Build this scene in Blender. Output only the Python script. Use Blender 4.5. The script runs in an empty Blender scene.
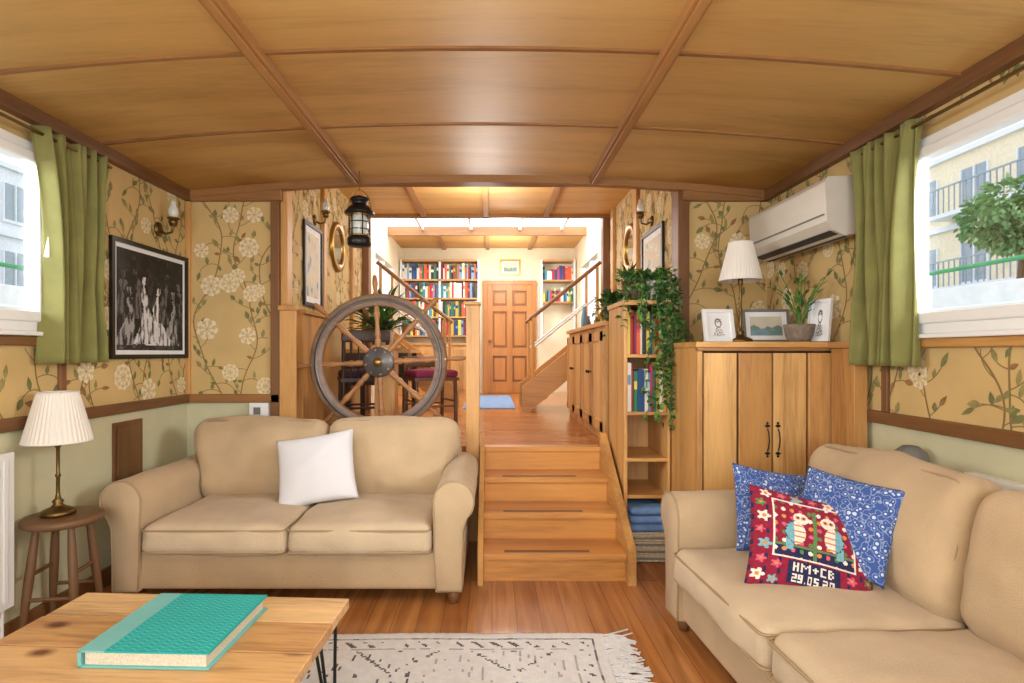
import bpy, bmesh, math, random
from mathutils import Vector, Matrix, noise, Euler
random.seed(7)
S = bpy.context.scene
pi = math.pi

# ------------------------------------------------------------------ materials
def lin(c):
    o = []
    for v in c[:3]:
        v = v / 255.0
        o.append(v / 12.92 if v <= 0.04045 else ((v + 0.055) / 1.055) ** 2.4)
    return (o[0], o[1], o[2], 1.0)

def base(name):
    m = bpy.data.materials.new(name)
    m.use_nodes = True
    nt = m.node_tree
    return m, nt, nt.nodes['Principled BSDF']

def paint(name, c, rough=0.5, metal=0.0, var=0.06, scale=8, bump=0.0, bscale=60, emit=0.0, spec=0.5, sheen=0):
    m, nt, b = base(name)
    n = nt.nodes
    tc = n.new('ShaderNodeTexCoord')
    nz = n.new('ShaderNodeTexNoise'); nz.inputs['Scale'].default_value = scale; nz.inputs['Detail'].default_value = 4
    nt.links.new(tc.outputs['Object'], nz.inputs['Vector'])
    cr = n.new('ShaderNodeValToRGB')
    L = lin(c)
    cr.color_ramp.elements[0].position = 0.3
    cr.color_ramp.elements[1].position = 0.7
    cr.color_ramp.elements[0].color = tuple(v * (1 - var * 1.5) for v in L[:3]) + (1,)
    cr.color_ramp.elements[1].color = tuple(min(1, v * (1 + var)) for v in L[:3]) + (1,)
    nt.links.new(nz.outputs['Fac'], cr.inputs['Fac'])
    nt.links.new(cr.outputs['Color'], b.inputs['Base Color'])
    b.inputs['Roughness'].default_value = rough
    b.inputs['Metallic'].default_value = metal
    b.inputs['Specular IOR Level'].default_value = spec
    if sheen: b.inputs['Sheen Weight'].default_value = sheen
    if bump:
        n2 = n.new('ShaderNodeTexNoise'); n2.inputs['Scale'].default_value = bscale; n2.inputs['Detail'].default_value = 3
        nt.links.new(tc.outputs['Object'], n2.inputs['Vector'])
        bp = n.new('ShaderNodeBump'); bp.inputs['Strength'].default_value = bump; bp.inputs['Distance'].default_value = 0.01
        nt.links.new(n2.outputs['Fac'], bp.inputs['Height'])
        nt.links.new(bp.outputs['Normal'], b.inputs['Normal'])
    if emit:
        b.inputs['Emission Color'].default_value = L
        b.inputs['Emission Strength'].default_value = emit
    return m

def wood(name, c, axis='Y', rough=0.35, contrast=0.35, scale=7.0, stretch=14.0, knots=False, fine=0.5, spec=.5, seed=0):
    m, nt, b = base(name)
    n = nt.nodes; l = nt.links
    tc = n.new('ShaderNodeTexCoord')
    mp = n.new('ShaderNodeMapping')
    sc = [1.0, 1.0, 1.0]; sc['XYZ'.index(axis)] = 1.0 / stretch
    mp.inputs['Scale'].default_value = sc
    mp.inputs['Location'].default_value = (seed * 3.1, seed * 1.7, seed * 2.3)
    l.new(tc.outputs['Object'], mp.inputs['Vector'])
    nz = n.new('ShaderNodeTexNoise'); nz.inputs['Scale'].default_value = scale
    nz.inputs['Detail'].default_value = 6; nz.inputs['Distortion'].default_value = 0.6
    l.new(mp.outputs['Vector'], nz.inputs['Vector'])
    n3 = n.new('ShaderNodeTexNoise'); n3.inputs['Scale'].default_value = scale * 12
    n3.inputs['Detail'].default_value = 4
    l.new(mp.outputs['Vector'], n3.inputs['Vector'])
    mx0 = n.new('ShaderNodeMix'); mx0.data_type = 'FLOAT'; mx0.inputs[0].default_value = 0.3 * fine * 2
    l.new(nz.outputs['Fac'], mx0.inputs[2]); l.new(n3.outputs['Fac'], mx0.inputs[3])
    cr = n.new('ShaderNodeValToRGB')
    L = lin(c)
    e = cr.color_ramp.elements
    e[0].position = 0.34; e[0].color = (L[0] * (1 - contrast), L[1] * (1 - contrast * 1.2), L[2] * (1 - contrast * 1.3), 1)
    e[1].position = 0.66; e[1].color = (min(1, L[0] * (1 + contrast * .45)), min(1, L[1] * (1 + contrast * .5)), L[2] * (1 + contrast * .5), 1)
    k = e.new(0.5); k.color = L
    l.new(mx0.outputs[0], cr.inputs['Fac'])
    out = cr.outputs['Color']
    if knots:
        vo = n.new('ShaderNodeTexVoronoi'); vo.voronoi_dimensions = '2D'; vo.inputs['Scale'].default_value = 3.2
        mp2 = n.new('ShaderNodeMapping')
        s2 = [1.0, 1.0, 1.0]; s2['XYZ'.index(axis)] = 0.6
        mp2.inputs['Scale'].default_value = s2
        mp2.inputs['Location'].default_value = (seed * 1.3, seed * .7, 0)
        l.new(tc.outputs['Object'], mp2.inputs['Vector']); l.new(mp2.outputs['Vector'], vo.inputs['Vector'])
        r2 = n.new('ShaderNodeValToRGB'); r2.color_ramp.elements[0].position = 0.03; r2.color_ramp.elements[1].position = 0.10
        r2.color_ramp.elements[0].color = (0.25, 0.13, 0.07, 1); r2.color_ramp.elements[1].color = (1, 1, 1, 1)
        l.new(vo.outputs['Distance'], r2.inputs['Fac'])
        mm = n.new('ShaderNodeMix'); mm.data_type = 'RGBA'; mm.blend_type = 'MULTIPLY'; mm.inputs[0].default_value = 1
        l.new(out, mm.inputs[6]); l.new(r2.outputs['Color'], mm.inputs[7]); out = mm.outputs[2]
    l.new(out, b.inputs['Base Color'])
    b.inputs['Roughness'].default_value = rough
    b.inputs['Specular IOR Level'].default_value = spec
    bp = n.new('ShaderNodeBump'); bp.inputs['Strength'].default_value = 0.12; bp.inputs['Distance'].default_value = 0.003
    l.new(n3.outputs['Fac'], bp.inputs['Height']); l.new(bp.outputs['Normal'], b.inputs['Normal'])
    return m

def planks(name, c1, c2, dark, w=0.12, length=1.6, alongY=True, rough=0.25):
    m, nt, b = base(name)
    n = nt.nodes; l = nt.links
    tc = n.new('ShaderNodeTexCoord')
    mp = n.new('ShaderNodeMapping')
    if alongY: mp.inputs['Rotation'].default_value = (0, 0, pi / 2)
    l.new(tc.outputs['Object'], mp.inputs['Vector'])
    br = n.new('ShaderNodeTexBrick')
    br.inputs['Scale'].default_value = 1.0
    br.inputs['Brick Width'].default_value = length; br.inputs['Row Height'].default_value = w
    br.inputs['Mortar Size'].default_value = 0.0015; br.inputs['Mortar Smooth'].default_value = 0.4
    br.offset = 0.37
    br.inputs['Color1'].default_value = lin(c1); br.inputs['Color2'].default_value = lin(c2); br.inputs['Mortar'].default_value = lin(dark)
    l.new(mp.outputs['Vector'], br.inputs['Vector'])
    m2 = n.new('ShaderNodeMapping'); m2.inputs['Scale'].default_value = (1, 0.07, 1) if alongY else (0.07, 1, 1)
    l.new(tc.outputs['Object'], m2.inputs['Vector'])
    nz = n.new('ShaderNodeTexNoise'); nz.inputs['Scale'].default_value = 22; nz.inputs['Detail'].default_value = 7; nz.inputs['Distortion'].default_value = .5
    l.new(m2.outputs['Vector'], nz.inputs['Vector'])
    cr = n.new('ShaderNodeValToRGB'); cr.color_ramp.elements[0].position = .3; cr.color_ramp.elements[1].position = .7
    cr.color_ramp.elements[0].color = (.62, .56, .5, 1); cr.color_ramp.elements[1].color = (1.1, 1.1, 1.1, 1)
    l.new(nz.outputs['Fac'], cr.inputs['Fac'])
    mm = n.new('ShaderNodeMix'); mm.data_type = 'RGBA'; mm.blend_type = 'MULTIPLY'; mm.inputs[0].default_value = 1
    l.new(br.outputs['Color'], mm.inputs[6]); l.new(cr.outputs['Color'], mm.inputs[7])
    l.new(mm.outputs[2], b.inputs['Base Color'])
    b.inputs['Roughness'].default_value = rough
    return m

def floral(name, c1, c2, scale=40):
    m, nt, b = base(name); n = nt.nodes; l = nt.links
    tc = n.new('ShaderNodeTexCoord')
    vo = n.new('ShaderNodeTexVoronoi'); vo.inputs['Scale'].default_value = scale
    nz = n.new('ShaderNodeTexNoise'); nz.inputs['Scale'].default_value = scale * .8
    l.new(tc.outputs['Object'], vo.inputs['Vector']); l.new(tc.outputs['Object'], nz.inputs['Vector'])
    ad = n.new('ShaderNodeMath'); ad.operation = 'MULTIPLY'
    l.new(vo.outputs['Distance'], ad.inputs[0]); l.new(nz.outputs['Fac'], ad.inputs[1])
    cr = n.new('ShaderNodeValToRGB'); cr.color_ramp.interpolation = 'CONSTANT'
    e = cr.color_ramp.elements
    e[0].position = 0; e[0].color = lin(c2); e[1].position = .11; e[1].color = lin(c1)
    k = e.new(.24); k.color = tuple((lin(c1)[i] * .6 + lin(c2)[i] * .4) for i in range(3)) + (1,)
    k = e.new(.30); k.color = lin(c1)
    l.new(ad.outputs[0], cr.inputs['Fac']); l.new(cr.outputs['Color'], b.inputs['Base Color'])
    b.inputs['Roughness'].default_value = .9
    return m

def glassmat():
    m = bpy.data.materials.new('window_glass'); m.use_nodes = True
    nt = m.node_tree; nt.nodes.clear()
    o = nt.nodes.new('ShaderNodeOutputMaterial'); t = nt.nodes.new('ShaderNodeBsdfTransparent'); g = nt.nodes.new('ShaderNodeBsdfGlossy')
    g.inputs['Roughness'].default_value = .02
    mx = nt.nodes.new('ShaderNodeMixShader'); mx.inputs[0].default_value = .05
    nt.links.new(t.outputs[0], mx.inputs[1]); nt.links.new(g.outputs[0], mx.inputs[2]); nt.links.new(mx.outputs[0], o.inputs[0])
    return m

M = {}
M['ceil'] = wood('oak_veneer_ceiling', (222, 184, 116), 'X', .55, .2, 5, 10, spec=.3)
M['ceil2'] = wood('oak_veneer_corridor', (212, 168, 104), 'X', .55, .2, 5, 10, spec=.3)
M['beam'] = wood('beam_wood', (166, 120, 70), 'Y', .45, .35)
M['beamx'] = wood('beam_wood_cross', (148, 104, 60), 'X', .45, .35)
M['darkwood'] = wood('dark_trim_wood', (118, 80, 46), 'Y', .45, .35)
M['darkz'] = wood('dark_trim_wood_vertical', (122, 82, 48), 'Z', .45, .35)
M['oakz'] = wood('oak_vertical', (202, 152, 90), 'Z', .42, .36, 6, 12)
M['oakz2'] = wood('oak_plank_light', (212, 166, 104), 'Z', .42, .4, 7, 12, seed=2)
M['oakz3'] = wood('oak_plank_dark', (186, 136, 78), 'Z', .42, .4, 7, 12, seed=5)
M['oakx'] = wood('oak_horizontal', (200, 150, 86), 'X', .4, .3, 6, 12)
M['oaky'] = wood('oak_lengthwise', (202, 152, 88), 'Y', .4, .3, 6, 12)
M['step'] = wood('step_oak', (206, 146, 76), 'X', .32, .32, 6, 12)
M['pine'] = wood('pine_table', (212, 170, 116), 'X', .38, .5, 7, 10, knots=True)
M['pine2'] = wood('pine_table_light', (222, 184, 132), 'X', .38, .5, 8, 10, knots=True, seed=3)
M['pine3'] = wood('pine_table_dark', (200, 154, 100), 'X', .38, .5, 7, 10, knots=True, seed=6)
M['door'] = wood('pine_door', (186, 124, 62), 'Z', .4, .25)
M['stool'] = wood('stool_wood', (108, 76, 48), 'Z', .45, .3)
M['wheelw'] = wood('weathered_wheel_wood', (138, 112, 92), 'X', .45, .4, 14, 2)
M['wheels'] = wood('wheel_spoke_wood', (172, 122, 76), 'X', .4, .3, 14, 2)
M['floor'] = planks('saloon_floor_planks', (196, 136, 80), (176, 116, 64), (104, 64, 34), rough=.2)
M['floor2'] = planks('wheelhouse_floor_planks', (198, 132, 76), (180, 114, 60), (124, 74, 38), .11, 1.3, False, .2)
M['wp'] = paint('mustard_wallpaper', (206, 176, 118), .75, 0, .05, 5)
M['stem'] = paint('wallpaper_stem', (142, 116, 68), .8)
M['leaf1'] = paint('wallpaper_leaf_green', (122, 124, 76), .8, var=.2, scale=30)
M['leaf2'] = paint('wallpaper_leaf_olive', (150, 140, 86), .8, var=.2, scale=30)
M['leaf3'] = paint('wallpaper_leaf_brown', (150, 112, 70), .8, var=.2, scale=30)
M['petal'] = paint('wallpaper_petal', (230, 214, 176), .8, var=.08, scale=60)
M['petal2'] = paint('wallpaper_petal_shade', (208, 186, 140), .8)
M['cream'] = paint('cream_green_paint', (204, 200, 164), .6, 0, .03)
M['cream2'] = paint('cream_paint', (234, 222, 192), .6, 0, .03)
M['white'] = paint('white_gloss', (236, 238, 238), .3, 0, .01)
M['whitem'] = paint('white_matt', (238, 238, 238), .8, 0, .02)
M['radiator'] = paint('radiator_enamel', (230, 232, 230), .3, 0, .01)
M['ac'] = paint('ac_plastic', (206, 200, 188), .35, 0, .02)
M['grey'] = paint('grey_plastic', (112, 112, 108), .5)
M['dkgrey'] = paint('dark_grey', (60, 60, 62), .5)
M['gap'] = paint('dark_gap', (52, 32, 18), .9)
M['black'] = paint('black_metal', (22, 22, 24), .35, .3)
M['blackp'] = paint('black_frame_paint', (24, 20, 18), .4)
M['brass'] = paint('brass', (170, 134, 70), .3, .9, .1)
M['abrass'] = paint('antique_brass', (112, 88, 50), .35, .85, .15)
M['iron'] = paint('wheel_iron', (110, 108, 108), .4, .6, .15)
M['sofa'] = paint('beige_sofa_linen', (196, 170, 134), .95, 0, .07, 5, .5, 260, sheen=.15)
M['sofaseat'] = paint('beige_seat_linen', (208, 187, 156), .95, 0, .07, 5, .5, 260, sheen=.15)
M['piping'] = paint('sofa_piping', (168, 144, 110), .95)
M['curtain'] = paint('olive_curtain', (128, 126, 70), .9, 0, .08, 10, .15, 300, sheen=.1)
M['cushionw'] = paint('white_linen_cushion', (222, 222, 226), .95, 0, .02, 8, .3, 250)
M['shade'] = paint('lamp_shade_fabric', (232, 228, 220), .9, 0, .02, 10)
M['bluefl'] = floral('blue_floral_fabric', (56, 88, 156), (200, 212, 230), 45)
M['teal'] = paint('teal_cloth', (22, 172, 172), .7, 0, .04, 30)
M['tealL'] = paint('teal_pattern', (104, 208, 204), .7)
M['tealS'] = paint('teal_spine_cloth', (120, 190, 190), .8)
M['page'] = paint('book_pages', (222, 212, 190), .8, var=.12, scale=200)
M['rugw'] = paint('rug_wool', (238, 240, 244), .98, 0, .05, 30, .8, 160)
M['rugd'] = paint('rug_dark_wool', (98, 100, 110), .98, 0, .2, 60, .6, 160)
M['rugm'] = paint('rug_mid_wool', (184, 186, 192), .98, 0, .1, 60, .6, 160)
M['rubber'] = paint('step_tread_strip', (140, 104, 70), .8)
M['plant'] = paint('plant_leaf', (52, 88, 40), .5, 0, .3, 20)
M['plant2'] = paint('plant_leaf_light', (96, 136, 62), .5, 0, .25, 20)
M['tree'] = paint('tree_leaf', (130, 172, 112), .7, 0, .2, 2)
M['tree2'] = paint('tree_leaf_light', (168, 200, 140), .7, 0, .2, 2)
M['pot'] = paint('stone_pot', (128, 114, 98), .8, 0, .2, 40)
M['potw'] = paint('white_pot', (210, 206, 198), .4)
M['terr'] = paint('brown_pot', (92, 66, 50), .5)
M['soil'] = paint('soil', (50, 36, 26), .95)
M['glass'] = glassmat()
M['bluebl'] = paint('blue_blanket', (112, 150, 206), .95, 0, .12, 20)
M['wicker'] = paint('pale_wicker', (216, 206, 184), .85, 0, .15, 60)
M['wicker2'] = paint('grey_wicker', (150, 148, 142), .85, 0, .15, 60)
M['berry'] = paint('berry_seat', (140, 46, 80), .9)
M['plum'] = paint('plum_seat', (66, 44, 60), .9)
M['bluerug'] = floral('blue_runner', (110, 140, 180), (170, 190, 210), 25)
M['lampglass'] = paint('lantern_glass', (210, 214, 206), .15, 0, .02)
M['skyl'] = paint('skylight_opal', (250, 252, 255), .5, 0, 0, emit=5.0)
M['brownpanel'] = wood('brown_vent_panel', (120, 88, 54), 'Z', .45, .25)
M['win'] = paint('oval_mirror_glass', (150, 160, 160), .05, .9, .01)
BOOKC = [(176, 34, 38), (30, 72, 130), (40, 120, 84), (226, 220, 206), (214, 168, 60), (50, 44, 46), (222, 96, 44), (120, 164, 204), (238, 236, 230), (120, 36, 70), (50, 140, 160), (220, 204, 80), (206, 60, 96), (232, 226, 210)]
BK = [paint('book_cover_%d' % i, c, .55) for i, c in enumerate(BOOKC)]

# ------------------------------------------------------------------ mesh builder
class MB:
    def __init__(s):
        s.v = []; s.f = []; s.m = []; s.sm = []; s.mats = []
    def mi(s, mat):
        if mat not in s.mats: s.mats.append(mat)
        return s.mats.index(mat)
    def add(s, vs, fs, mat, smooth=False, T=None):
        o = len(s.v)
        if T is not None: vs = [T @ Vector(v) for v in vs]
        s.v += [tuple(v) for v in vs]
        i = s.mi(mat)
        for f in fs:
            s.f.append(tuple(a + o for a in f)); s.m.append(i); s.sm.append(smooth)
    def box(s, x0, x1, y0, y1, z0, z1, mat, T=None):
        vs = [(x, y, z) for z in (z0, z1) for y in (y0, y1) for x in (x0, x1)]
        s.add(vs, [(0, 2, 3, 1), (4, 5, 7, 6), (0, 1, 5, 4), (2, 6, 7, 3), (0, 4, 6, 2), (1, 3, 7, 5)], mat, False, T)
    def rbox(s, x0, x1, y0, y1, z0, z1, r, mat, bulge=(0, 0, 0), k=4, n=8, T=None, wr=0.0, seed=0):
        h = [(x1 - x0) / 2, (y1 - y0) / 2, (z1 - z0) / 2]; c = [(x0 + x1) / 2, (y0 + y1) / 2, (z0 + z1) / 2]
        r = min(r, *[a * .98 for a in h])
        def axis(hh):
            a = []
            for i in range(k): a.append(-hh + r * i / k)
            inner = hh - r
            for i in range(n + 1): a.append(-inner + 2 * inner * i / n)
            for i in range(1, k + 1): a.append(hh - r + r * i / k)
            return a
        ax = [axis(t) for t in h]
        vs = []; idx = {}; fs = []
        def vert(p):
            key = tuple(round(t, 6) for t in p)
            if key in idx: return idx[key]
            q = Vector(p)
            inn = Vector([max(-(h[i] - r), min(h[i] - r, q[i])) for i in range(3)])
            d = q - inn
            L = max(abs(d[0]), abs(d[1]), abs(d[2]))
            if d.length > 1e-9: d = d.normalized() * L
            q = inn + d
            u = [q[i] / h[i] for i in range(3)]
            o = Vector((0, 0, 0))
            for i in range(3):
                j, kk = [t for t in range(3) if t != i]
                o[i] = bulge[i] * u[i] * (1 - min(1, abs(u[j])) ** 2) * (1 - min(1, abs(u[kk])) ** 2)
            q = q + o
            if wr:
                w = noise.noise_vector(Vector((q.x * 4 + seed, q.y * 4, q.z * 4))) * wr + noise.noise_vector(Vector((q.x * 11 + seed, q.y * 11, q.z * 11))) * wr * .4
                q = q + w
            idx[key] = len(vs); vs.append((q[0] + c[0], q[1] + c[1], q[2] + c[2]))
            return idx[key]
        for i in range(3):
            j, kk = (i + 1) % 3, (i + 2) % 3
            for sg in (-1, 1):
                A, B = ax[j], ax[kk]
                for a in range(len(A) - 1):
                    for b in range(len(B) - 1):
                        q = []
                        for (aa, bb) in ((a, b), (a + 1, b), (a + 1, b + 1), (a, b + 1)):
                            p = [0, 0, 0]; p[i] = sg * h[i]; p[j] = A[aa]; p[kk] = B[bb]; q.append(vert(p))
                        if sg < 0: q.reverse()
                        fs.append(tuple(q))
        s.add(vs, fs, mat, True, T)
    def cyl(s, p0, p1, r0, mat, r1=None, n=20, caps=True, smooth=True, T=None):
        if r1 is None: r1 = r0
        p0 = Vector(p0); p1 = Vector(p1); d = (p1 - p0).normalized()
        a = d.orthogonal().normalized(); b = d.cross(a)
        vs = []
        for p, r in ((p0, r0), (p1, r1)):
            for i in range(n):
                t = 2 * pi * i / n; vs.append(p + a * math.cos(t) * r + b * math.sin(t) * r)
        fs = [(i, (i + 1) % n, n + (i + 1) % n, n + i) for i in range(n)]
        s.add(vs, fs, mat, smooth, T)
        if caps:
            s.add(vs[:n], [tuple(reversed(range(n)))], mat, False, T); s.add(vs[n:], [tuple(range(n))], mat, False, T)
    def lathe(s, prof, mat, c=(0, 0, 0), n=28, T=None, axis='Z'):
        vs = []
        for (r, z) in prof:
            for i in range(n):
                t = 2 * pi * i / n
                if axis == 'Z': vs.append((c[0] + r * math.cos(t), c[1] + r * math.sin(t), c[2] + z))
                elif axis == 'Y': vs.append((c[0] + r * math.cos(t), c[1] + z, c[2] + r * math.sin(t)))
                else: vs.append((c[0] + z, c[1] + r * math.cos(t), c[2] + r * math.sin(t)))
        fs = []
        for j in range(len(prof) - 1):
            for i in range(n):
                fs.append((j * n + i, j * n + (i + 1) % n, (j + 1) * n + (i + 1) % n, (j + 1) * n + i))
        s.add(vs, fs, mat, True, T)
    def tube(s, pts, r, mat, n=8, closed=False, T=None, rfun=None):
        pts = [Vector(p) for p in pts]; N = len(pts)
        vs = []; prev = None
        for i, p in enumerate(pts):
            if closed: t = (pts[(i + 1) % N] - pts[i - 1])
            else: t = pts[min(N - 1, i + 1)] - pts[max(0, i - 1)]
            t = t.normalized() if t.length > 1e-9 else Vector((0, 0, 1))
            if prev is None: a = t.orthogonal().normalized()
            else:
                a = prev - t * prev.dot(t)
                a = a.normalized() if a.length > 1e-6 else t.orthogonal().normalized()
            prev = a; b = t.cross(a)
            rr = rfun(i / (N - 1)) if rfun else r
            for k in range(n):
                an = 2 * pi * k / n; vs.append(p + a * math.cos(an) * rr + b * math.sin(an) * rr)
        fs = []
        for i in range(N if closed else N - 1):
            i2 = (i + 1) % N
            for k in range(n):
                fs.append((i * n + k, i * n + (k + 1) % n, i2 * n + (k + 1) % n, i2 * n + k))
        s.add(vs, fs, mat, True, T)
        if not closed:
            s.add(vs[:n], [tuple(range(n))], mat, False); s.add(vs[-n:], [tuple(range(n))], mat, False)
    def prism(s, poly, a0, a1, mat, axis='Y', T=None, smooth=False):
        def P(p, a):
            if axis == 'Y': return (p[0], a, p[1])
            if axis == 'X': return (a, p[0], p[1])
            return (p[0], p[1], a)
        n = len(poly)
        vs = [P(p, a0) for p in poly] + [P(p, a1) for p in poly]
        s.add(vs, [(i, (i + 1) % n, n + (i + 1) % n, n + i) for i in range(n)], mat, smooth, T)
        s.add(vs, [tuple(range(n)), tuple(range(n, 2 * n))], mat, False, T)
    def leaf(s, p, d, up, L, W, mat, fold=.15):
        p = Vector(p); d = Vector(d).normalized(); up = Vector(up)
        sd = d.cross(up)
        if sd.length < 1e-4: sd = d.orthogonal()
        sd.normalize(); nn = sd.cross(d)
        vs = [p, p + d * L * .3 + sd * W * .5 + nn * fold * W, p + d * L * .65 + sd * W * .38 + nn * fold * W * .5, p + d * L - nn * .12 * L,
              p + d * L * .65 - sd * W * .38 + nn * fold * W * .5, p + d * L * .3 - sd * W * .5 + nn * fold * W, p + d * L * .5]
        s.add(vs, [(0, 1, 6), (1, 2, 6), (2, 3, 6), (3, 4, 6), (4, 5, 6), (5, 0, 6)], mat, True)
    def obj(s, name, parent=None, loc=None, rot=None, bevel=0, recalc=False, merge=False):
        me = bpy.data.meshes.new(name)
        me.from_pydata(s.v, [], s.f)
        for m in s.mats: me.materials.append(m)
        for i, p in enumerate(me.polygons):
            p.material_index = s.m[i]; p.use_smooth = s.sm[i]
        if recalc or merge:
            bm = bmesh.new(); bm.from_mesh(me)
            if merge: bmesh.ops.remove_doubles(bm, verts=bm.verts, dist=1e-5)
            bmesh.ops.recalc_face_normals(bm, faces=bm.faces)
            bm.to_mesh(me); bm.free()
        me.update()
        ob = bpy.data.objects.new(name, me)
        S.collection.objects.link(ob)
        if parent: ob.parent = parent
        if loc: ob.location = loc
        if rot: ob.rotation_euler = rot
        if bevel:
            b = ob.modifiers.new('bevel', 'BEVEL'); b.width = bevel; b.segments = 2; b.limit_method = 'ANGLE'
        return ob

def empty(name, loc=(0, 0, 0), rz=0):
    e = bpy.data.objects.new(name, None); e.location = loc; e.rotation_euler = (0, 0, rz); e.empty_display_size = .1
    S.collection.objects.link(e); return e

# ------------------------------------------------------------------ room constants
XL, XR = -2.16, 1.95
YB, YF = 3.97, -1.6
H = 2.45
CL, CR = -1.50, 1.36
PZ = 0.64
YE = 9.24
def zc(x): return 2.545 - 0.115 * ((x + .1) / 2.06) ** 2

# ---- floors
mb = MB(); mb.box(XL - .1, XR + .1, YF - .1, YB + .12, -.08, 0, M['floor']); mb.obj('floor')
mb = MB(); mb.box(CL - .1, CR + .1, YB + .0, YE + .1, PZ - .06, PZ, M['floor2'])
mb.box(CL, CR, YB, YB + .04, 0.0, PZ - .06, M['oakz'])
mb.obj('floor_wheelhouse')

# ---- wall paper vine
def vines(mb, mapf, s0, s1, t0, t1, holes=(), seed=1, dens=1.2):
    R = random.Random(seed)
    cnt = [0]
    def ok(s, t):
        if not (s0 + .004 < s < s1 - .004 and t0 + .004 < t < t1 - .004): return False
        for (a, b, c, d) in holes:
            if a < s < b and c < t < d: return False
        return True
    def poly(pts, mat, off):
        if all(ok(*p) for p in pts):
            cnt[0] += 1
            o = off + (cnt[0] % 50) * 1e-5
            mb.add([mapf(p[0], p[1], o) for p in pts], [tuple(range(len(pts)))], mat)
    def ribbon(pts, w, mat):
        for i in range(len(pts) - 1):
            a = Vector(pts[i]); b = Vector(pts[i + 1]); d = b - a
            if d.length < 1e-6: continue
            d.normalize(); nn = Vector((-d.y, d.x)) * w / 2
            b2 = b + d * w * .2
            poly([tuple(a + nn), tuple(b2 + nn), tuple(b2 - nn), tuple(a - nn)], mat, .001)
    def leaf(p, an, L, W, mat):
        d = Vector((math.cos(an), math.sin(an))); q = Vector((-d.y, d.x)); p = Vector(p)
        pts = []
        prof = [(0, 0), (.2, .34), (.45, .5), (.75, .3), (1, 0)]
        for a, b in prof: pts.append(tuple(p + d * L * a + q * W * b))
        for a, b in reversed(prof[1:-1]): pts.append(tuple(p + d * L * a - q * W * b))
        poly(pts, mat, .0016)
    def flower(p, r):
        n = R.choice((7, 8, 9)); a0 = R.random() * 6
        for ring, (rr, ww, mt) in enumerate(((r, .72, M['petal']), (r * .8, .6, M['petal2']), (r * .62, .5, M['petal']), (r * .36, .5, M['petal2']))):
            for i in range(n):
                an = a0 + ring * .4 + 2 * pi * i / n
                d = Vector((math.cos(an), math.sin(an))); q = Vector((-d.y, d.x)); c = Vector(p)
                pts = [tuple(c + d * rr * a + q * rr * b * ww) for a, b in ((.12, 0), (.5, .35), (.85, .4), (1, .12), (.96, -.12), (.85, -.4), (.5, -.35))]
                poly(pts, mt, .0024 + ring * .0008)
    col = s0 + .12
    while col < s1 + .1:
        ph = R.random() * 6; A = .07 + R.random() * .05; k = 4.2 + R.random() * 1.5
        pts = []; t = t0
        while t < t1:
            pts.append((col + A * math.sin(k * t + ph) + .012 * math.sin(15 * t), t)); t += .02
        ribbon(pts, .009, M['stem'])
        nxt = t0 + .03; side = 1
        for i, (s, t) in enumerate(pts):
            if t < nxt: continue
            nxt = t + (.045 + R.random() * .045) / dens; side = -side
            typ = R.random()
            L = .07 + R.random() * .1; an = pi / 2 - side * (.9 + R.random() * .5); curl = side * (4 + R.random() * 9) * (1 if R.random() < .6 else -1)
            cp = [(s, t)]; x, y = s, t; a = an
            for j in range(14):
                x += math.cos(a) * L / 14; y += math.sin(a) * L / 14; a += curl * L / 14; cp.append((x, y))
            ribbon(cp, .005, M['stem'])
            mt = R.choice((M['leaf1'], M['leaf1'], M['leaf2'], M['leaf3']))
            if typ < .13: flower((x, y), .045 + R.random() * .035)
            else:
                leaf((x, y), a, .045 + R.random() * .035, .024 + R.random() * .014, mt)
                jx, jy = cp[7]
                leaf((jx, jy), an + side * 1.0, .04 + R.random() * .03, .022 + R.random() * .01, R.choice((M['leaf1'], M['leaf2'])))
                if R.random() < .4: leaf((s, t), an + pi * .8, .045, .024, mt)
        col += .22 / dens + R.random() * .08

RAIL = .98
def sidewall(name, x, sgn, holes):
    mb = MB()
    ys = sorted(set([YF, YB + .1] + [h[0] for h in holes] + [h[1] for h in holes]))
    zs = sorted(set([0, RAIL, H + .1] + [h[2] for h in holes] + [h[3] for h in holes]))
    for i in range(len(ys) - 1):
        for j in range(len(zs) - 1):
            cy = (ys[i] + ys[i + 1]) / 2; cz = (zs[j] + zs[j + 1]) / 2
            if any(h[0] < cy < h[1] and h[2] < cz < h[3] for h in holes): continue
            mb.box(min(x, x - sgn * .1), max(x, x - sgn * .1), ys[i], ys[i + 1], zs[j], zs[j + 1], M['wp'] if cz > RAIL else M['cream'])
    vines(mb, lambda s, t, o: (x + sgn * o, s, t), .2, YB, RAIL, H - .04, [(h[0] - .06, h[1] + .06, h[2] - .06, h[3] + .06) for h in holes], seed=3 + sgn)
    mb.obj(name)

WL = (1.15, 2.72, 1.40, 2.28); WL2 = (-1.2, .6, 1.40, 2.28)
WR = (1.10, 2.64, 1.385, 2.26); WR2 = (-1.2, .6, 1.385, 2.26)
sidewall('wall_left', XL, 1, [WL, WL2])
sidewall('wall_right', XR, -1, [WR, WR2])

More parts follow.
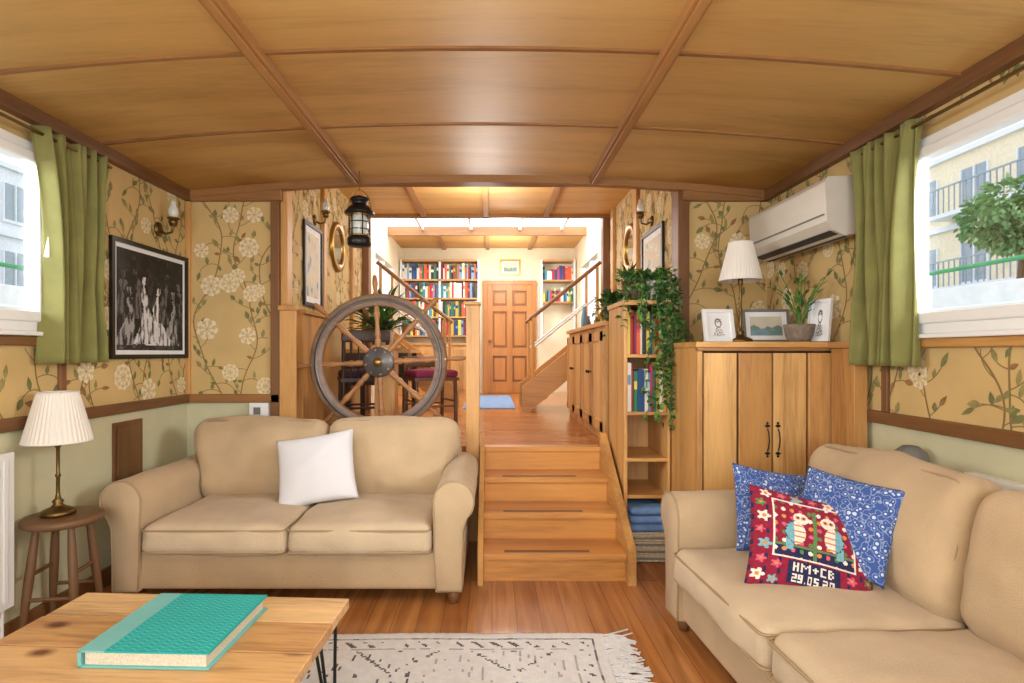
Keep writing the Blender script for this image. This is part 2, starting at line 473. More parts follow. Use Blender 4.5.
mb = MB()
mb.box(XL, CL, YB, YB + .1, 0, RAIL, M['cream']); mb.box(XL, CL, YB, YB + .1, RAIL, H + .1, M['wp'])
vines(mb, lambda s, t, o: (s, YB - o, t), XL + .03, CL - .05, RAIL, 2.40, seed=11)
mb.obj('wall_back_left')
mb = MB()
mb.box(CR, XR, YB, YB + .1, 0, RAIL, M['cream']); mb.box(CR, XR, YB, YB + .1, RAIL, H + .1, M['wp'])
vines(mb, lambda s, t, o: (s, YB - o, t), CR, XR, RAIL, 2.40, seed=12)
mb.obj('wall_back_right')
mb = MB()
mb.box(XL, XR, YF - .1, YF, 0, .9, M['cream']); mb.box(XL, XR, YF - .1, YF, 2.2, H + .1, M['wp'])
mb.box(XL, -1.6, YF - .1, YF, .9, 2.2, M['wp']); mb.box(1.4, XR, YF - .1, YF, .9, 2.2, M['wp'])
mb.obj('wall_front')
mb = MB()
mb.box(CL, CR, YB, YB + .08, 2.50, 3.0, M['beamx'])
mb.obj('wall_header')

YWP = 6.5
mb = MB()
mb.box(CL - .1, CL, YB + .1, YWP, PZ - .06, 3.05, M['wp'])
vines(mb, lambda s, t, o: (CL + o, s, t), YB + .15, YWP, PZ + .9, 2.9, seed=21)
mb.obj('wall_corridor_left')
mb = MB()
mb.box(CR, CR + .1, YB + .1, YWP, PZ - .06, 3.05, M['wp'])
vines(mb, lambda s, t, o: (CR - o, s, t), YB + .15, YWP, PZ + .9, 2.9, seed=22)
mb.obj('wall_corridor_right')
for nm, x0, x1 in (('wall_far_left', CL - .1, CL), ('wall_far_right', CR, CR + .1)):
    mb = MB()
    mb.box(x0, x1, YWP, 7.2, PZ - .06, 3.3, M['cream2']); mb.box(x0, x1, 8.6, YE + .1, PZ - .06, 3.3, M['cream2'])
    mb.box(x0, x1, 7.2, 8.6, PZ - .06, 1.6, M['cream2']); mb.box(x0, x1, 7.2, 8.6, 2.6, 3.3, M['cream2'])
    for y in (7.2, 7.88, 8.56): mb.box(x0 + .02, x1 - .02, y, y + .05, 1.6, 2.6, M['white'])
    mb.obj(nm)
mb = MB(); mb.box(CL - .1, CR + .1, YE, YE + .1, PZ - .06, 3.2, M['cream2']); mb.obj('wall_far_end')

# ---- ceilings
mb = MB()
N = 40
xs = [XL - .1 + (XR - XL + .2) * i / N for i in range(N + 1)]
vs = []
for y in (YF - .1, YB + .05):
    for x in xs: vs.append((x, y, zc(x)))
for y in (YF - .1, YB + .05):
    for x in xs: vs.append((x, y, zc(x) + .06))
n1 = N + 1
fs = []
for i in range(N):
    fs.append((i, i + 1, n1 + i + 1, n1 + i)); fs.append((2 * n1 + i, 3 * n1 + i, 3 * n1 + i + 1, 2 * n1 + i + 1))
    fs.append((i, 2 * n1 + i, 2 * n1 + i + 1, i + 1)); fs.append((n1 + i, n1 + i + 1, 3 * n1 + i + 1, 3 * n1 + i))
mb.add(vs, fs, M['ceil'], True)
mb.obj('ceiling')
def curved_strip(mb, y0, y1, drop, mat):
    v = []
    for x in xs[1:-1]:
        z = zc(x)
        v += [(x, y0, z), (x, y0, z - drop), (x, y1, z - drop), (x, y1, z)]
    f = []
    for i in range(len(xs) - 3):
        for k in range(3): f.append((i * 4 + k, i * 4 + k + 1, (i + 1) * 4 + k + 1, (i + 1) * 4 + k))
    mb.add(v, f, mat)
mb = MB()
for y in (-.75, 0, .76, 1.52, 2.28, 3.03): curved_strip(mb, y - .011, y + .011, .010, M['beamx'])
curved_strip(mb, YB - .06, YB, .05, M['beamx'])
mb.obj('ceiling_seam_battens')
for i, x in enumerate((-.957, .714)):
    mb = MB(); mb.box(x - .033, x + .033, YF, YB - .06, zc(x) - .04, zc(x) + .01, M['beam'])
    mb.box(x - .018, x + .018, YF, YB - .06, zc(x) - .052, zc(x) - .04, M['beam'])
    mb.obj('ceiling_beam' if i == 0 else 'ceiling_beam.001', bevel=.004)
mb = MB()
mb.box(CL - .1, CR + .1, YB + .08, 6.5, 2.9, 2.98, M['ceil2'])
for x in (-.78, -.07, .62): mb.box(x - .03, x + .03, YB + .08, 6.5, 2.86, 2.9, M['beam'])
mb.box(CL, CR, 6.44, 6.5, 2.86, 3.1, M['beamx'])
mb.box(CL - .1, CR + .1, 6.46, 6.54, 2.9, 3.25, M['white'])
mb.obj('ceiling_wheelhouse')
mb = MB()
mb.box(CL - .1, CR + .1, 8.08, YE + .1, 3.03, 3.1, M['ceil2'])
for x in (-.78, -.07, .62): mb.box(x - .03, x + .03, 8.08, YE, 3.0, 3.03, M['beam'])
mb.box(CL, CR, 8.04, 8.1, 2.99, 3.12, M['beamx'])
mb.obj('ceiling_far')
mb = MB()
mb.box(CL - .1, CR + .1, 6.54, 8.04, 3.12, 3.16, M['skyl'])
for x in (-1.0, -.3, .4, 1.0): mb.box(x - .02, x + .02, 6.54, 8.04, 3.06, 3.12, M['white'])
mb.obj('skylight')

# ---- trims
k = [0]
def trim(x0, x1, y0, y1, z0, z1, mat, bevel=.004):
    k[0] += 1
    mb = MB(); mb.box(x0, x1, y0, y1, z0, z1, mat); return mb.obj('trim_%d' % k[0], bevel=bevel)
for (x, s) in ((XL, 1), (XR, -1)):
    a, b = sorted((x, x + s * .03))
    trim(a, b, YF, YB, RAIL - .03, RAIL + .03, M['darkwood'])
    a, b = sorted((x, x + s * .05)); trim(a, b, YF, YB, 2.37, 2.44, M['darkwood'])
    a, b = sorted((x, x + s * .018)); mb = MB(); mb.box(a, b, YF, YB, 0, .1, M['darkwood']); mb.obj('baseboard_left' if s > 0 else 'baseboard_right')
trim(XL, XL + .03, YF, 2.95, 1.335, 1.375, M['darkwood']); trim(XR - .03, XR, YF, 2.84, 1.325, 1.365, M['oaky'])
for y in (2.8,): trim(XL, XL + .02, y - .02, y + .02, RAIL + .03, 1.335, M['darkz'])
trim(XR - .02, XR, 2.74, 2.78, RAIL + .03, 1.325, M['darkz'])
trim(XL, CL, YB - .03, YB, RAIL - .03, RAIL + .03, M['beamx'])
trim(XL, CL + .02, YB - .05, YB, 2.37, 2.45, M['beamx'])
trim(CR - .02, XR, YB - .05, YB, 2.37, 2.45, M['beamx'])
trim(XL + .0, XL + .03, YB - .03, YB, RAIL + .03, 2.37, M['oakz'])
trim(CL - .06, CL + .0, YB - .03, YB + .12, 0, 2.5, M['darkz'])
trim(CL, CL + .05, YB - .0, YB + .1, 1.64, 2.5, M['oakz'])
trim(CR - .05, CR + .03, YB - .03, YB + .12, 0, 2.5, M['darkz'])
for y in (4.9, 5.9):
    trim(CL, CL + .035, y, y + .09, PZ, 2.9, M['oakz']); trim(CR - .035, CR, y + .25, y + .36, PZ, 2.9, M['oakz'])
trim(CL, CL + .08, 6.45, 6.58, PZ, 2.9, M['darkz']); trim(CR - .08, CR, 6.45, 6.58, PZ, 2.9, M['darkz'])
mb = MB(); mb.box(CL + .005, CL + .06, YB + .30, 5.0, PZ, 1.60, M['oakz']); mb.box(CL + .005, CL + .08, YB + .30, 5.02, 1.60, 1.635, M['oaky'])
mb.obj('wainscot_panel', bevel=.004)
mb = MB(); mb.box(CL + .005, CL + .12, YB - .035, YB - .005, 0.0, 1.60, M['oakz']); mb.box(CL + .0, CL + .135, YB - .05, YB + .0, 1.60, 1.635, M['oaky'])
mb.obj('newel_panel', bevel=.004)

# ---- windows
def window(name, x, s, y0, y1, z0, z1):
    e = empty(name, (0, 0, 0))
    mb = MB()
    xi0, xi1 = sorted((x + s * .025, x - s * .07))
    fw = .055
    mb.box(xi0, xi1, y0, y1, z0, z0 + fw, M['white']); mb.box(xi0, xi1, y0, y1, z1 - fw, z1, M['white'])
    mb.box(xi0, xi1, y0, y0 + fw, z0 + fw, z1 - fw, M['white']); mb.box(xi0, xi1, y1 - fw, y1, z0 + fw, z1 - fw, M['white'])
    mb.obj('frame', e, bevel=.006)
    mb = MB()
    sw = .05; xs0, xs1 = sorted((x + s * .04, x - s * .03))
    a0, a1, b0, b1 = y0 + fw - .01, y1 - fw + .01, z0 + fw - .01, z1 - fw + .01
    mb.box(xs0, xs1, a0, a1, b0, b0 + sw, M['white']); mb.box(xs0, xs1, a0, a1, b1 - sw, b1, M['white'])
    mb.box(xs0, xs1, a0, a0 + sw, b0, b1, M['white']); mb.box(xs0, xs1, a1 - sw, a1, b0, b1, M['white'])
    mb.obj('sash', e, bevel=.008)
    mb = MB(); hx0, hx1 = sorted((x + s * .04, x + s * .075)); mb.box(hx0, hx1, a1 - .04, a1 - .015, 1.75, 1.88, M['white']); mb.obj('handle', e, bevel=.005)
    mb = MB(); mb.box(x - .003 - s * .01, x + .003 - s * .01, a0, a1, b0, b1, M['glass']); mb.obj('glass', e)
    mb = MB(); s0, s1 = sorted((x, x + s * .05)); mb.box(s0, s1, y0 - .03, y1 + .03, z0 - .02, z0, M['white']); mb.obj('sill', e, bevel=.005)
window('window_1', XL, 1, *WL); window('window_2', XR, -1, *WR)
window('window_3', XL, 1, *WL2); window('window_4', XR, -1, *WR2)
e = empty('window_5')
mb = MB()
for a in (-1.6, -.62, .36, 1.34): mb.box(a, a + .06, YF - .08, YF + .01, .9, 2.2, M['white'])
mb.box(-1.6, 1.4, YF - .08, YF + .01, .9, .96, M['white']); mb.box(-1.6, 1.4, YF - .08, YF + .01, 2.14, 2.2, M['white'])
mb.obj('frame', e)
mb = MB(); mb.box(-1.6, 1.4, YF - .04, YF - .035, .96, 2.14, M['glass']); mb.obj('glass', e)

# ---- curtains
def curtain(name, x, y0, y1, z0, z1, seed):
    R = random.Random(seed)
    mb = MB(); nu, nv = 110, 30
    vs = []
    ph = [R.random() * 6 for _ in range(4)]
    for j in range(nv + 1):
        v = j / nv
        pin = 1 + .16 * (v ** 3) - .12 * math.sin(pi * v)
        for i in range(nu + 1):
            u = i / nu; c = (y0 + y1) / 2
            y = c + (u - .5) * (y1 - y0) * pin + .014 * math.sin(v * 3 + u * 9 + ph[0])
            amp = .026 + .014 * (1 - v) + .01 * math.sin(u * 7 + ph[3])
            q = u + .03 * math.sin(u * 11 + ph[2])
            xx = x + amp * math.sin(q * 2 * pi * 5.2 + ph[1] + .9 * math.sin(v * 2.5 + u * 3)) + .008 * math.sin(u * 2 * pi * 13 + ph[2] + v * 4)
            vs.append((xx, y, z0 + (z1 - z0) * v + .008 * math.sin(u * 30) * (v > .97)))
    fs = [(j * (nu + 1) + i, j * (nu + 1) + i + 1, (j + 1) * (nu + 1) + i + 1, (j + 1) * (nu + 1) + i) for j in range(nv) for i in range(nu)]
    mb.add(vs, fs, M['curtain'], True)
    e = empty(name)
    o = mb.obj('fabric', e)
    so = o.modifiers.new('s', 'SOLIDIFY'); so.thickness = .004
    mb = MB(); mb.cyl((x, y0 - 1.6, z1 - .03), (x, y1 + .03, z1 - .03), .008, M['abrass'])
    for yy in (y0 - 1.4, y1 + .02): mb.cyl((x, yy, z1 - .03), (x + (.075 if x > 0 else -.075), yy, z1 - .03), .007, M['abrass'])
    mb.obj('curtain_rail', e)
curtain('curtain', XL + .085, 2.60, 3.02, 1.25, 2.34, 1)
curtain('curtain.001', XR - .085, 2.48, 2.84, 1.24, 2.33, 2)

# ------------------------------------------------------------------ staircase
mb = MB()
SX0, SX1 = -.05, .76
sy = [3.17, 3.42, 3.68, YB - .01]
for i in range(4):
    z1 = .16 * (i + 1); z0 = .16 * i
    if i < 3:
        mb.box(SX0, SX1, sy[i] + .02, sy[3], z0 if i else 0, z1 - .03, M['step'])
        mb.box(SX0, SX1, sy[i] - .005, sy[i + 1] + .03, z1 - .03, z1, M['step'])
        mb.box(SX0 + .12, SX1 - .2, sy[i] + .03, sy[i] + .065, z1, z1 + .003, M['rubber'])
    else:
        mb.box(SX0, SX1, sy[i] - .03, sy[i] + .06, z1 - .03, z1 + .002, M['step'])
        mb.box(SX0, SX1, sy[i] - .012, sy[i], z0, z1 - .03, M['step'])
for (a, b) in ((SX1, SX1 + .045), (SX0 - .03, SX0)):
    mb.prism([(3.12, 0), (3.12, .2), (YB - .02, .74), (YB - .02, .0)], a, b, M['oaky'], 'X')
mb.obj('wooden_staircase', bevel=.005)
mb = MB(); mb.box(-.18, -.087, 3.86, 3.95, 0, 1.63, M['oakz']); mb.box(-.19, -.078, 3.85, 3.96, 1.63, 1.655, M['oakx'])
mb.obj('newel_post', bevel=.006)

# ------------------------------------------------------------------ bookcase right of stairs
def bookrow(mb, x0, x1, yf, z0, hmin, hmax, R, depth=.17, wmin=.014, wmax=.035):
    x = x0
    while x < x1 - wmin:
        w = min(R.uniform(wmin, wmax), x1 - x); h = R.uniform(hmin, hmax); dd = R.uniform(0, .025)
        if R.random() < .03: x += w; continue
        m = R.choice(BK)
        mb.box(x, x + w - .0015, yf + dd, yf + depth, z0, z0 + h, m)
        if R.random() < .5 and w > .016:
            mb.box(x + .003, x + w - .0045, yf + dd - .001, yf + dd, z0 + h * .55, z0 + h * .75, R.choice(BK))
        x += w
BX0, BX1, BY0, BY1 = .825, 1.115, 3.5, YB - .01
e = empty('bookcase')
mb = MB()
mb.box(BX0, BX0 + .022, BY0, BY1, 0, 1.60, M['oakz']); mb.box(BX1 - .018, BX1, BY0, BY1, 0, 1.60, M['oakz'])
mb.box(BX0, BX1, BY1 - .02, BY1, 0, 1.60, M['oakz'])
mb.box(BX0 - .01, BX1, BY0 - .015, BY1, 1.60, 1.63, M['oakx'])
for z in (1.27, .91, .62, .39): mb.box(BX0 + .02, BX1 - .018, BY0 + .0, BY1 - .02, z, z + .022, M['oakx'])
mb.obj('carcass', e, bevel=.003)
R = random.Random(5)
mb = MB()
bookrow(mb, BX0 + .026, BX1 - .02, BY0 + .01, 1.292, .22, .29, R, wmax=.026)
bookrow(mb, BX0 + .026, BX1 - .02, BY0 + .01, .932, .24, .31, R, wmax=.026)
mb.obj('shelf_books', e)
e = empty('wicker_storage_basket')
mb = MB()
mb.rbox(.86, 1.085, 3.47, 3.84, 0.003, .19, .02, M['wicker'], k=2, n=3)
for j in range(13):
    z = .012 + j * .014
    mm = M['wicker2'] if j % 3 == 1 else M['wicker']
    pts = []
    for (x0, y0, x1, y1) in ((.858, 3.468, 1.087, 3.468), (1.087, 3.468, 1.087, 3.842), (1.087, 3.842, .858, 3.842), (.858, 3.842, .858, 3.468)):
        for t in range(12):
            f = t / 12; w_ = .002 * (1 if (t + j) % 2 else -1)
            pts.append((x0 + (x1 - x0) * f + w_, y0 + (y1 - y0) * f + w_, z))
    mb.tube(pts, .0062, mm, n=5, closed=True)
mb.obj('basket_body', e)
mb = MB()
for i in range(3): mb.rbox(.855, 1.09, 3.46, 3.84, .192 + i * .05, .240 + i * .05, .023, M['bluebl'], k=3, n=5, wr=.006, seed=i)
mb.obj('folded_blankets', e)

def trailing(name, c, R, vinesN, length, potmat, a0=.9, a1=2.1, minL=.25, spread=(.09, .14), bush=46, bs=1.0):
    e = empty(name)
    mb = MB()
    mb.lathe([(0, 0), (.05, 0), (.07, .05), (.075, .11), (.08, .115), (.08, .125), (.068, .125), (.065, .1), (0, .1)], potmat, c)
    mb.obj('pot', e)
    mb = MB()
    for i in range(vinesN):
        an = R.uniform(pi * a0, pi * a1)
        p = Vector((c[0], c[1], c[2] + .12)); pts = [p.copy()]
        rad = R.uniform(*spread); L = length * R.uniform(minL, 1)
        top = Vector((c[0] + math.cos(an) * rad, c[1] + math.sin(an) * rad, c[2] + .10 + R.uniform(0, .08)))
        pts.append((p + top) / 2 + Vector((0, 0, .05))); pts.append(top)
        nst = int(L / .03)
        q = top.copy()
        for j in range(nst):
            q = q + Vector((R.uniform(-.013, .013), R.uniform(-.010, .008) - .002, -.03)); pts.append(q.copy())
        mb.tube(pts, .002, M['plant2'], n=4)
        for j, pp in enumerate(pts):
            for _ in range(2 if j % 2 else 1):
                d = Vector((R.uniform(-1, 1), R.uniform(-1, .3), R.uniform(-.8, .4)))
                mb.leaf(pp, d, (0, -.5, 1), R.uniform(.026, .052), R.uniform(.02, .038), R.choice((M['plant'], M['plant'], M['plant2'])))
    for i in range(bush):
        d = Vector((R.uniform(-1, 1), R.uniform(-1, 1), R.uniform(0, 1.2)))
        p = Vector(c) + Vector((0, 0, .11)) + Vector((R.uniform(-.06, .06), R.uniform(-.06, .06), R.uniform(0, .05))) * bs
        mb.leaf(p, d, (0, 0, 1), R.uniform(.05, .11) * bs, .034 * bs, R.choice((M['plant'], M['plant2'])))
    mb.obj('foliage', e)
R = random.Random(8)
trailing('trailing_plant', (.91, 3.60, 1.632), R, 14, .34, M['terr'], bush=60)
trailing('trailing_plant', (1.05, 3.60, 1.632), R, 20, 1.0, M['potw'], 1.42, 2.05, .3, bush=60)
trailing('trailing_plant', (.92, 4.24, 1.537), random.Random(4), 12, .28, M['terr'], bush=80, bs=1.3)

# ------------------------------------------------------------------ plank cabinet
e = empty('plank_cupboard')
CX0, CX1, CY0 = 1.125, XR - .03, 3.07
mb = MB()
mb.box(CX0, CX1, CY0 + .03, YB - .06, 0, 1.33, M['oakz'])
mb.box(CX0 + .02, CX1 - .01, CY0 + .024, CY0 + .03, .05, 1.31, M['gap'])
mb.box(CX0 - .01, CX1, CY0 - .012, YB - .06, 1.33, 1.362, M['oakx'])
mb.box(CX0, CX1, CY0 - .004, CY0 + .03, 1.312, 1.33, M['beamx'])
mb.obj('carcass', e, bevel=.004)
mb = MB()
mb.box(CX0, CX0 + .03, CY0, CY0 + .03, 0, 1.31, M['oakz'])
w = (CX1 - CX0 - .03) / 4
for i in range(4):
    a = CX0 + .038 + i * w
    mb.box(a, a + w - .010, CY0 + (.0 if i % 2 else .004), CY0 + .024, .08, 1.30, (M['oakz2'], M['oakz3'], M['oakz2'], M['oakz'])[i])
mb.obj('plank_doors', e, bevel=.004)
mb = MB()
for hx in (CX0 + .03 + 2 * w - .028, CX0 + .03 + 2 * w + .03):
    mb.tube([(hx, CY0 - .003, .885), (hx, CY0 - .016, .865), (hx, CY0 - .024, .825), (hx, CY0 - .016, .785), (hx, CY0 - .003, .765)], .0035, M['black'], n=6)
    for zz in (.90, .75):
        for (dx, dz, r_) in ((0, 0, .009), (.0, .016 if zz > .8 else -.016, .006), (.009, 0, .005), (-.009, 0, .005)):
            mb.lathe([(0, -.004), (r_, -.004), (r_ * 1.1, 0)], M['black'], (hx + dx, CY0, zz + dz), axis='Y', n=10)
mb.obj('iron_handles', e)
mb = MB(); mb.box(XR - .10, XR - .031, 2.86, CY0 - .014, .70, 1.325, M['oakz3']); mb.box(XR - .12, XR - .031, 2.86, CY0 - .014, 1.326, 1.36, M['beam']); mb.obj('side_cupboard', bevel=.004)

# ------------------------------------------------------------------ AC
e = empty('air_conditioner')
mb = MB()
prof = [(XR - .002, 1.93), (XR - .12, 1.91), (XR - .19, 1.94), (XR - .215, 1.985), (XR - .225, 2.19), (XR - .21, 2.215), (XR - .002, 2.225)]
mb.prism([(p[0], p[1]) for p in prof], 2.90, 3.76, M['ac'], 'Y'); mb.obj('casing', e, bevel=.006)
mb = MB(); mb.prism([(XR - .10, 1.905), (XR - .190, 1.936), (XR - .186, 1.943), (XR - .10, 1.912)], 2.92, 3.74, M['dkgrey'], 'Y')
mb.box(XR - .224, XR - .219, 2.92, 3.74, 2.02, 2.027, M['grey']); mb.obj('louvre', e)

# ------------------------------------------------------------------ sofas
def cushion_piping(mb, x0, x1, y0, y1, z, r, cr=.03, T=None, plane='z'):
    pts = []
    for (cx, cy, a0) in ((x1 - cr, y1 - cr, 0), (x0 + cr, y1 - cr, pi / 2), (x0 + cr, y0 + cr, pi), (x1 - cr, y0 + cr, 3 * pi / 2)):
        for k in range(6):
            a = a0 + pi / 2 * k / 5
            pts.append((cx + cr * math.cos(a), cy + cr * math.sin(a), z))
    out = []
    n = len(pts)
    for i in range(n):
        a = Vector(pts[i]); b = Vector(pts[(i + 1) % n])
        m = max(1, int((b - a).length / .06))
        for j in range(m): out.append(a + (b - a) * j / m)
    if plane == 'y': out = [Vector((p.x, p.z, p.y)) for p in out]
    if T is not None: out = [T @ p for p in out]
    mb.tube(out, r, M['piping'], n=6, closed=True)

def sofa(name, loc, rz, W=1.9, D=.93, nseat=2, wseed=0):
    e = empty(name, loc, rz)
    aw = .215
    hw = W / 2
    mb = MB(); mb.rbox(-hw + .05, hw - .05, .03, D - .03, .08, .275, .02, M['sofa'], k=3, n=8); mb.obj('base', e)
    mb = MB()
    for x in (-hw + .1, hw - .1):
        for y in (.07, D - .1):
            mb.lathe([(0, 0), (.022, 0), (.03, .03), (.034, .05), (.026, .06), (.03, .085), (0, .085)], M['darkz'], (x, y, 0.001), n=16)
    mb.obj('feet', e)
    for s, nm in ((-1, 'arm_left'), (1, 'arm_right')):
        P = [(0.03, .08), (aw - .055, .08), (aw - .055, .25), (aw - .05, .40), (aw - .03, .455)]
        cx, cz, r = aw - .095, .542, .105
        for k in range(15):
            a = -pi * .18 + (pi * 1.22) * k / 14
            P.append((cx + r * math.cos(a), cz + r * math.sin(a)))
        P += [(.018, .47), (.02, .3)]
        poly = [(s * (hw - aw + p[0]), p[1]) for p in P]
        mb = MB()
        c = Vector((s * (hw - aw / 2), .42))
        ny = 14
        ylist = [(0.0, .92), (.003, .965), (.012, .99), (.03, 1.0)] + [(.03 + (D - .10) * i / ny, 1.0) for i in range(1, ny + 1)] + [(D - .05, .97)]
        vs = []; n = len(poly)
        for (yy, sc) in ylist:
            for p in poly:
                qx = c[0] + (p[0] - c[0]) * sc; qz = c[1] + (p[1] - c[1]) * (1 - (1 - sc) * .6)
                nn = noise.noise(Vector((qx * 5 + s, yy * 5, qz * 5))) * .008 + noise.noise(Vector((qx * 14 + s, yy * 14, qz * 14))) * .003
                vs.append((qx + nn, yy, qz + nn))
        fs = []
        for j in range(len(ylist) - 1):
            for i in range(n): fs.append((j * n + i, j * n + (i + 1) % n, (j + 1) * n + (i + 1) % n, (j + 1) * n + i))
        fs.append(tuple(range(n))); fs.append(tuple(range((len(ylist) - 1) * n, len(ylist) * n)))
        mb.add(vs, fs, M['sofa'], True)
        pts = [Vector((c[0] + (p[0] - c[0]) * .985, .004, c[1] + (p[1] - c[1]) * .99)) for p in poly]
        mb.tube(pts, .0055, M['piping'], n=6, closed=True)
        o = mb.obj(nm, e, recalc=True)
        b = o.modifiers.new('e', 'EDGE_SPLIT'); b.split_angle = math.radians(55)
    mb = MB()
    mb.rbox(-hw + .10, hw - .10, D - .20, D, .10, .76, .07, M['sofa'], k=4, n=10, wr=.006)
    mb.obj('back_frame', e)
    iw = (W - 2 * aw + .02) / nseat
    for i in range(nseat):
        x0 = -hw + aw - .01 + i * iw
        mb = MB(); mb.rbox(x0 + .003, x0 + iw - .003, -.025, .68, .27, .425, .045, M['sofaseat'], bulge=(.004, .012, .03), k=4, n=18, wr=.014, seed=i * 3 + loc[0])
        cushion_piping(mb, x0 + .008, x0 + iw - .008, -.028, .67, .402, .005)
        cushion_piping(mb, x0 + .008, x0 + iw - .008, -.028, .67, .292, .005)
        mb.obj('seat_cushion_%d' % (i + 1), e)
    ex = .115
    bw = (W - 2 * aw + 2 * ex) / nseat
    for i in range(nseat):
        x0 = -hw + aw - ex + i * bw
        T = Matrix.Translation((0, .66, .40)) @ Matrix.Rotation(math.radians(-13), 4, 'X')
        mb = MB()
        bx = MB(); bx.rbox(x0 + .004, x0 + bw - .004, -.10, .12, .0, .48, .085, M['sofa'], bulge=(.0, .045, .028), k=5, n=18, wr=.018, seed=i * 5 + wseed + 2)
        nv = []
        for v in bx.v:
            x, y, z = v
            tt = max(0, min(1, (z - .1) / .2))
            lim0, lim1 = -hw + aw - .005, hw - aw + .005
            if z < .3:
                x2 = max(lim0, min(lim1, x)); x = x2 * (1 - tt) + x * tt
            nv.append((x, y, z))
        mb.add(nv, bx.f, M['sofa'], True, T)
        cushion_piping(mb, x0 + .035, x0 + bw - .035, .06, .468, -.068, .0045, cr=.08, T=T, plane='y')
        mb.obj('back_cushion_%d' % (i + 1), e)
    return e
sofa('linen_sofa', (-1.045, 2.85, 0), 0, 1.89, wseed=3)
sofa('linen_sofa', (.885, 1.77, 0), math.radians(-86.5), 1.92, wseed=11)

# ------------------------------------------------------------------ pillows
def pillow(name, loc, rot, w, h, t, mat, fn=None, n=40):
    mb = MB()
    for sgn in (1, -1):
        vs = []
        for j in range(n + 1):
            for i in range(n + 1):
                u = -1 + 2 * i / n; v = -1 + 2 * j / n
                x = w / 2 * u * (1 - .07 * (1 - v * v)); y = h / 2 * v * (1 - .07 * (1 - u * u))
                z = sgn * t / 2 * (max(0, (1 - u * u)) * max(0, (1 - v * v))) ** .42
                z += .010 * noise.noise(Vector((x * 9, y * 9, sgn * 3 + w))) * (1 - u * u) * (1 - v * v)
                vs.append((x, y, z))
        byM = {}
        for j in range(n):
            for i in range(n):
                m = mat
                if fn and sgn > 0: m = fn((i + .5) / n, (j + .5) / n) or mat
                f = (j * (n + 1) + i, j * (n + 1) + i + 1, (j + 1) * (n + 1) + i + 1, (j + 1) * (n + 1) + i)
                if sgn < 0: f = tuple(reversed(f))
                byM.setdefault(m, []).append(f)
        o = len(mb.v); mb.v += vs
        for m, fl in byM.items():
            mi = mb.mi(m)
            for f in fl: mb.f.append(tuple(a + o for a in f)); mb.m.append(mi); mb.sm.append(True)
    ob = mb.obj(name, loc=loc, merge=True)
    ob.rotation_euler = rot
    return ob
def R3(x, y, z): return Euler((math.radians(x), math.radians(y), math.radians(z)), 'XYZ')
pillow('white_cushion', (-1.03, 3.29, .62), R3(62, -9, 6), .46, .43, .15, M['cushionw'])
Mr = paint('embroidery_crimson', (146, 28, 58), .95, var=.15, scale=90, bump=.4, bscale=300)
Mn = paint('embroidery_navy', (34, 38, 78), .95, var=.15, scale=90)
Mt = paint('embroidery_teal', (120, 176, 190), .95, var=.15, scale=90)
Mw = paint('embroidery_cream', (236, 226, 216), .95, var=.1, scale=90)
Mp = paint('embroidery_pink', (214, 92, 124), .95, var=.15, scale=90)
Mg = paint('embroidery_green', (92, 132, 80), .95, var=.15, scale=90)
Mo = paint('embroidery_orange', (214, 140, 70), .95)
FONT = {'M': '10001 11011 10101 10001 10001', 'H': '101 101 111 101 101', 'C': '111 100 100 100 111', 'B': '110 101 110 101 110', '0': '111 101 101 101 111', '9': '111 101 111 001 111', '5': '111 100 111 001 111', '2': '111 001 111 100 111', '.': '0 0 0 0 1', '+': '000 010 111 010 000', ' ': '0 0 0 0 0'}
def textbits(t):
    rows = [''] * 5
    for ch in t:
        g = FONT[ch].split()
        for i in range(5): rows[i] += g[i] + '0'
    return rows
TX = [textbits('HM+CB'), textbits('29.05.20')]
FL = [(.07, .10, .06), (.08, .25, .045), (.10, .40, .06), (.06, .54, .04), (.09, .68, .06), (.07, .82, .045), (.12, .93, .05), (.25, .94, .04), (.37, .93, .055), (.5, .945, .04), (.63, .93, .055), (.76, .94, .04), (.89, .92, .055),
      (.94, .79, .045), (.90, .66, .06), (.94, .52, .045), (.91, .38, .06), (.94, .25, .04), (.91, .10, .06), (.20, .22, .045), (.19, .07, .045), (.80, .22, .045), (.81, .07, .045), (.5, .45, .04)]
FC = [Mw, Mp, Mt, Mp, Mw, Mg]
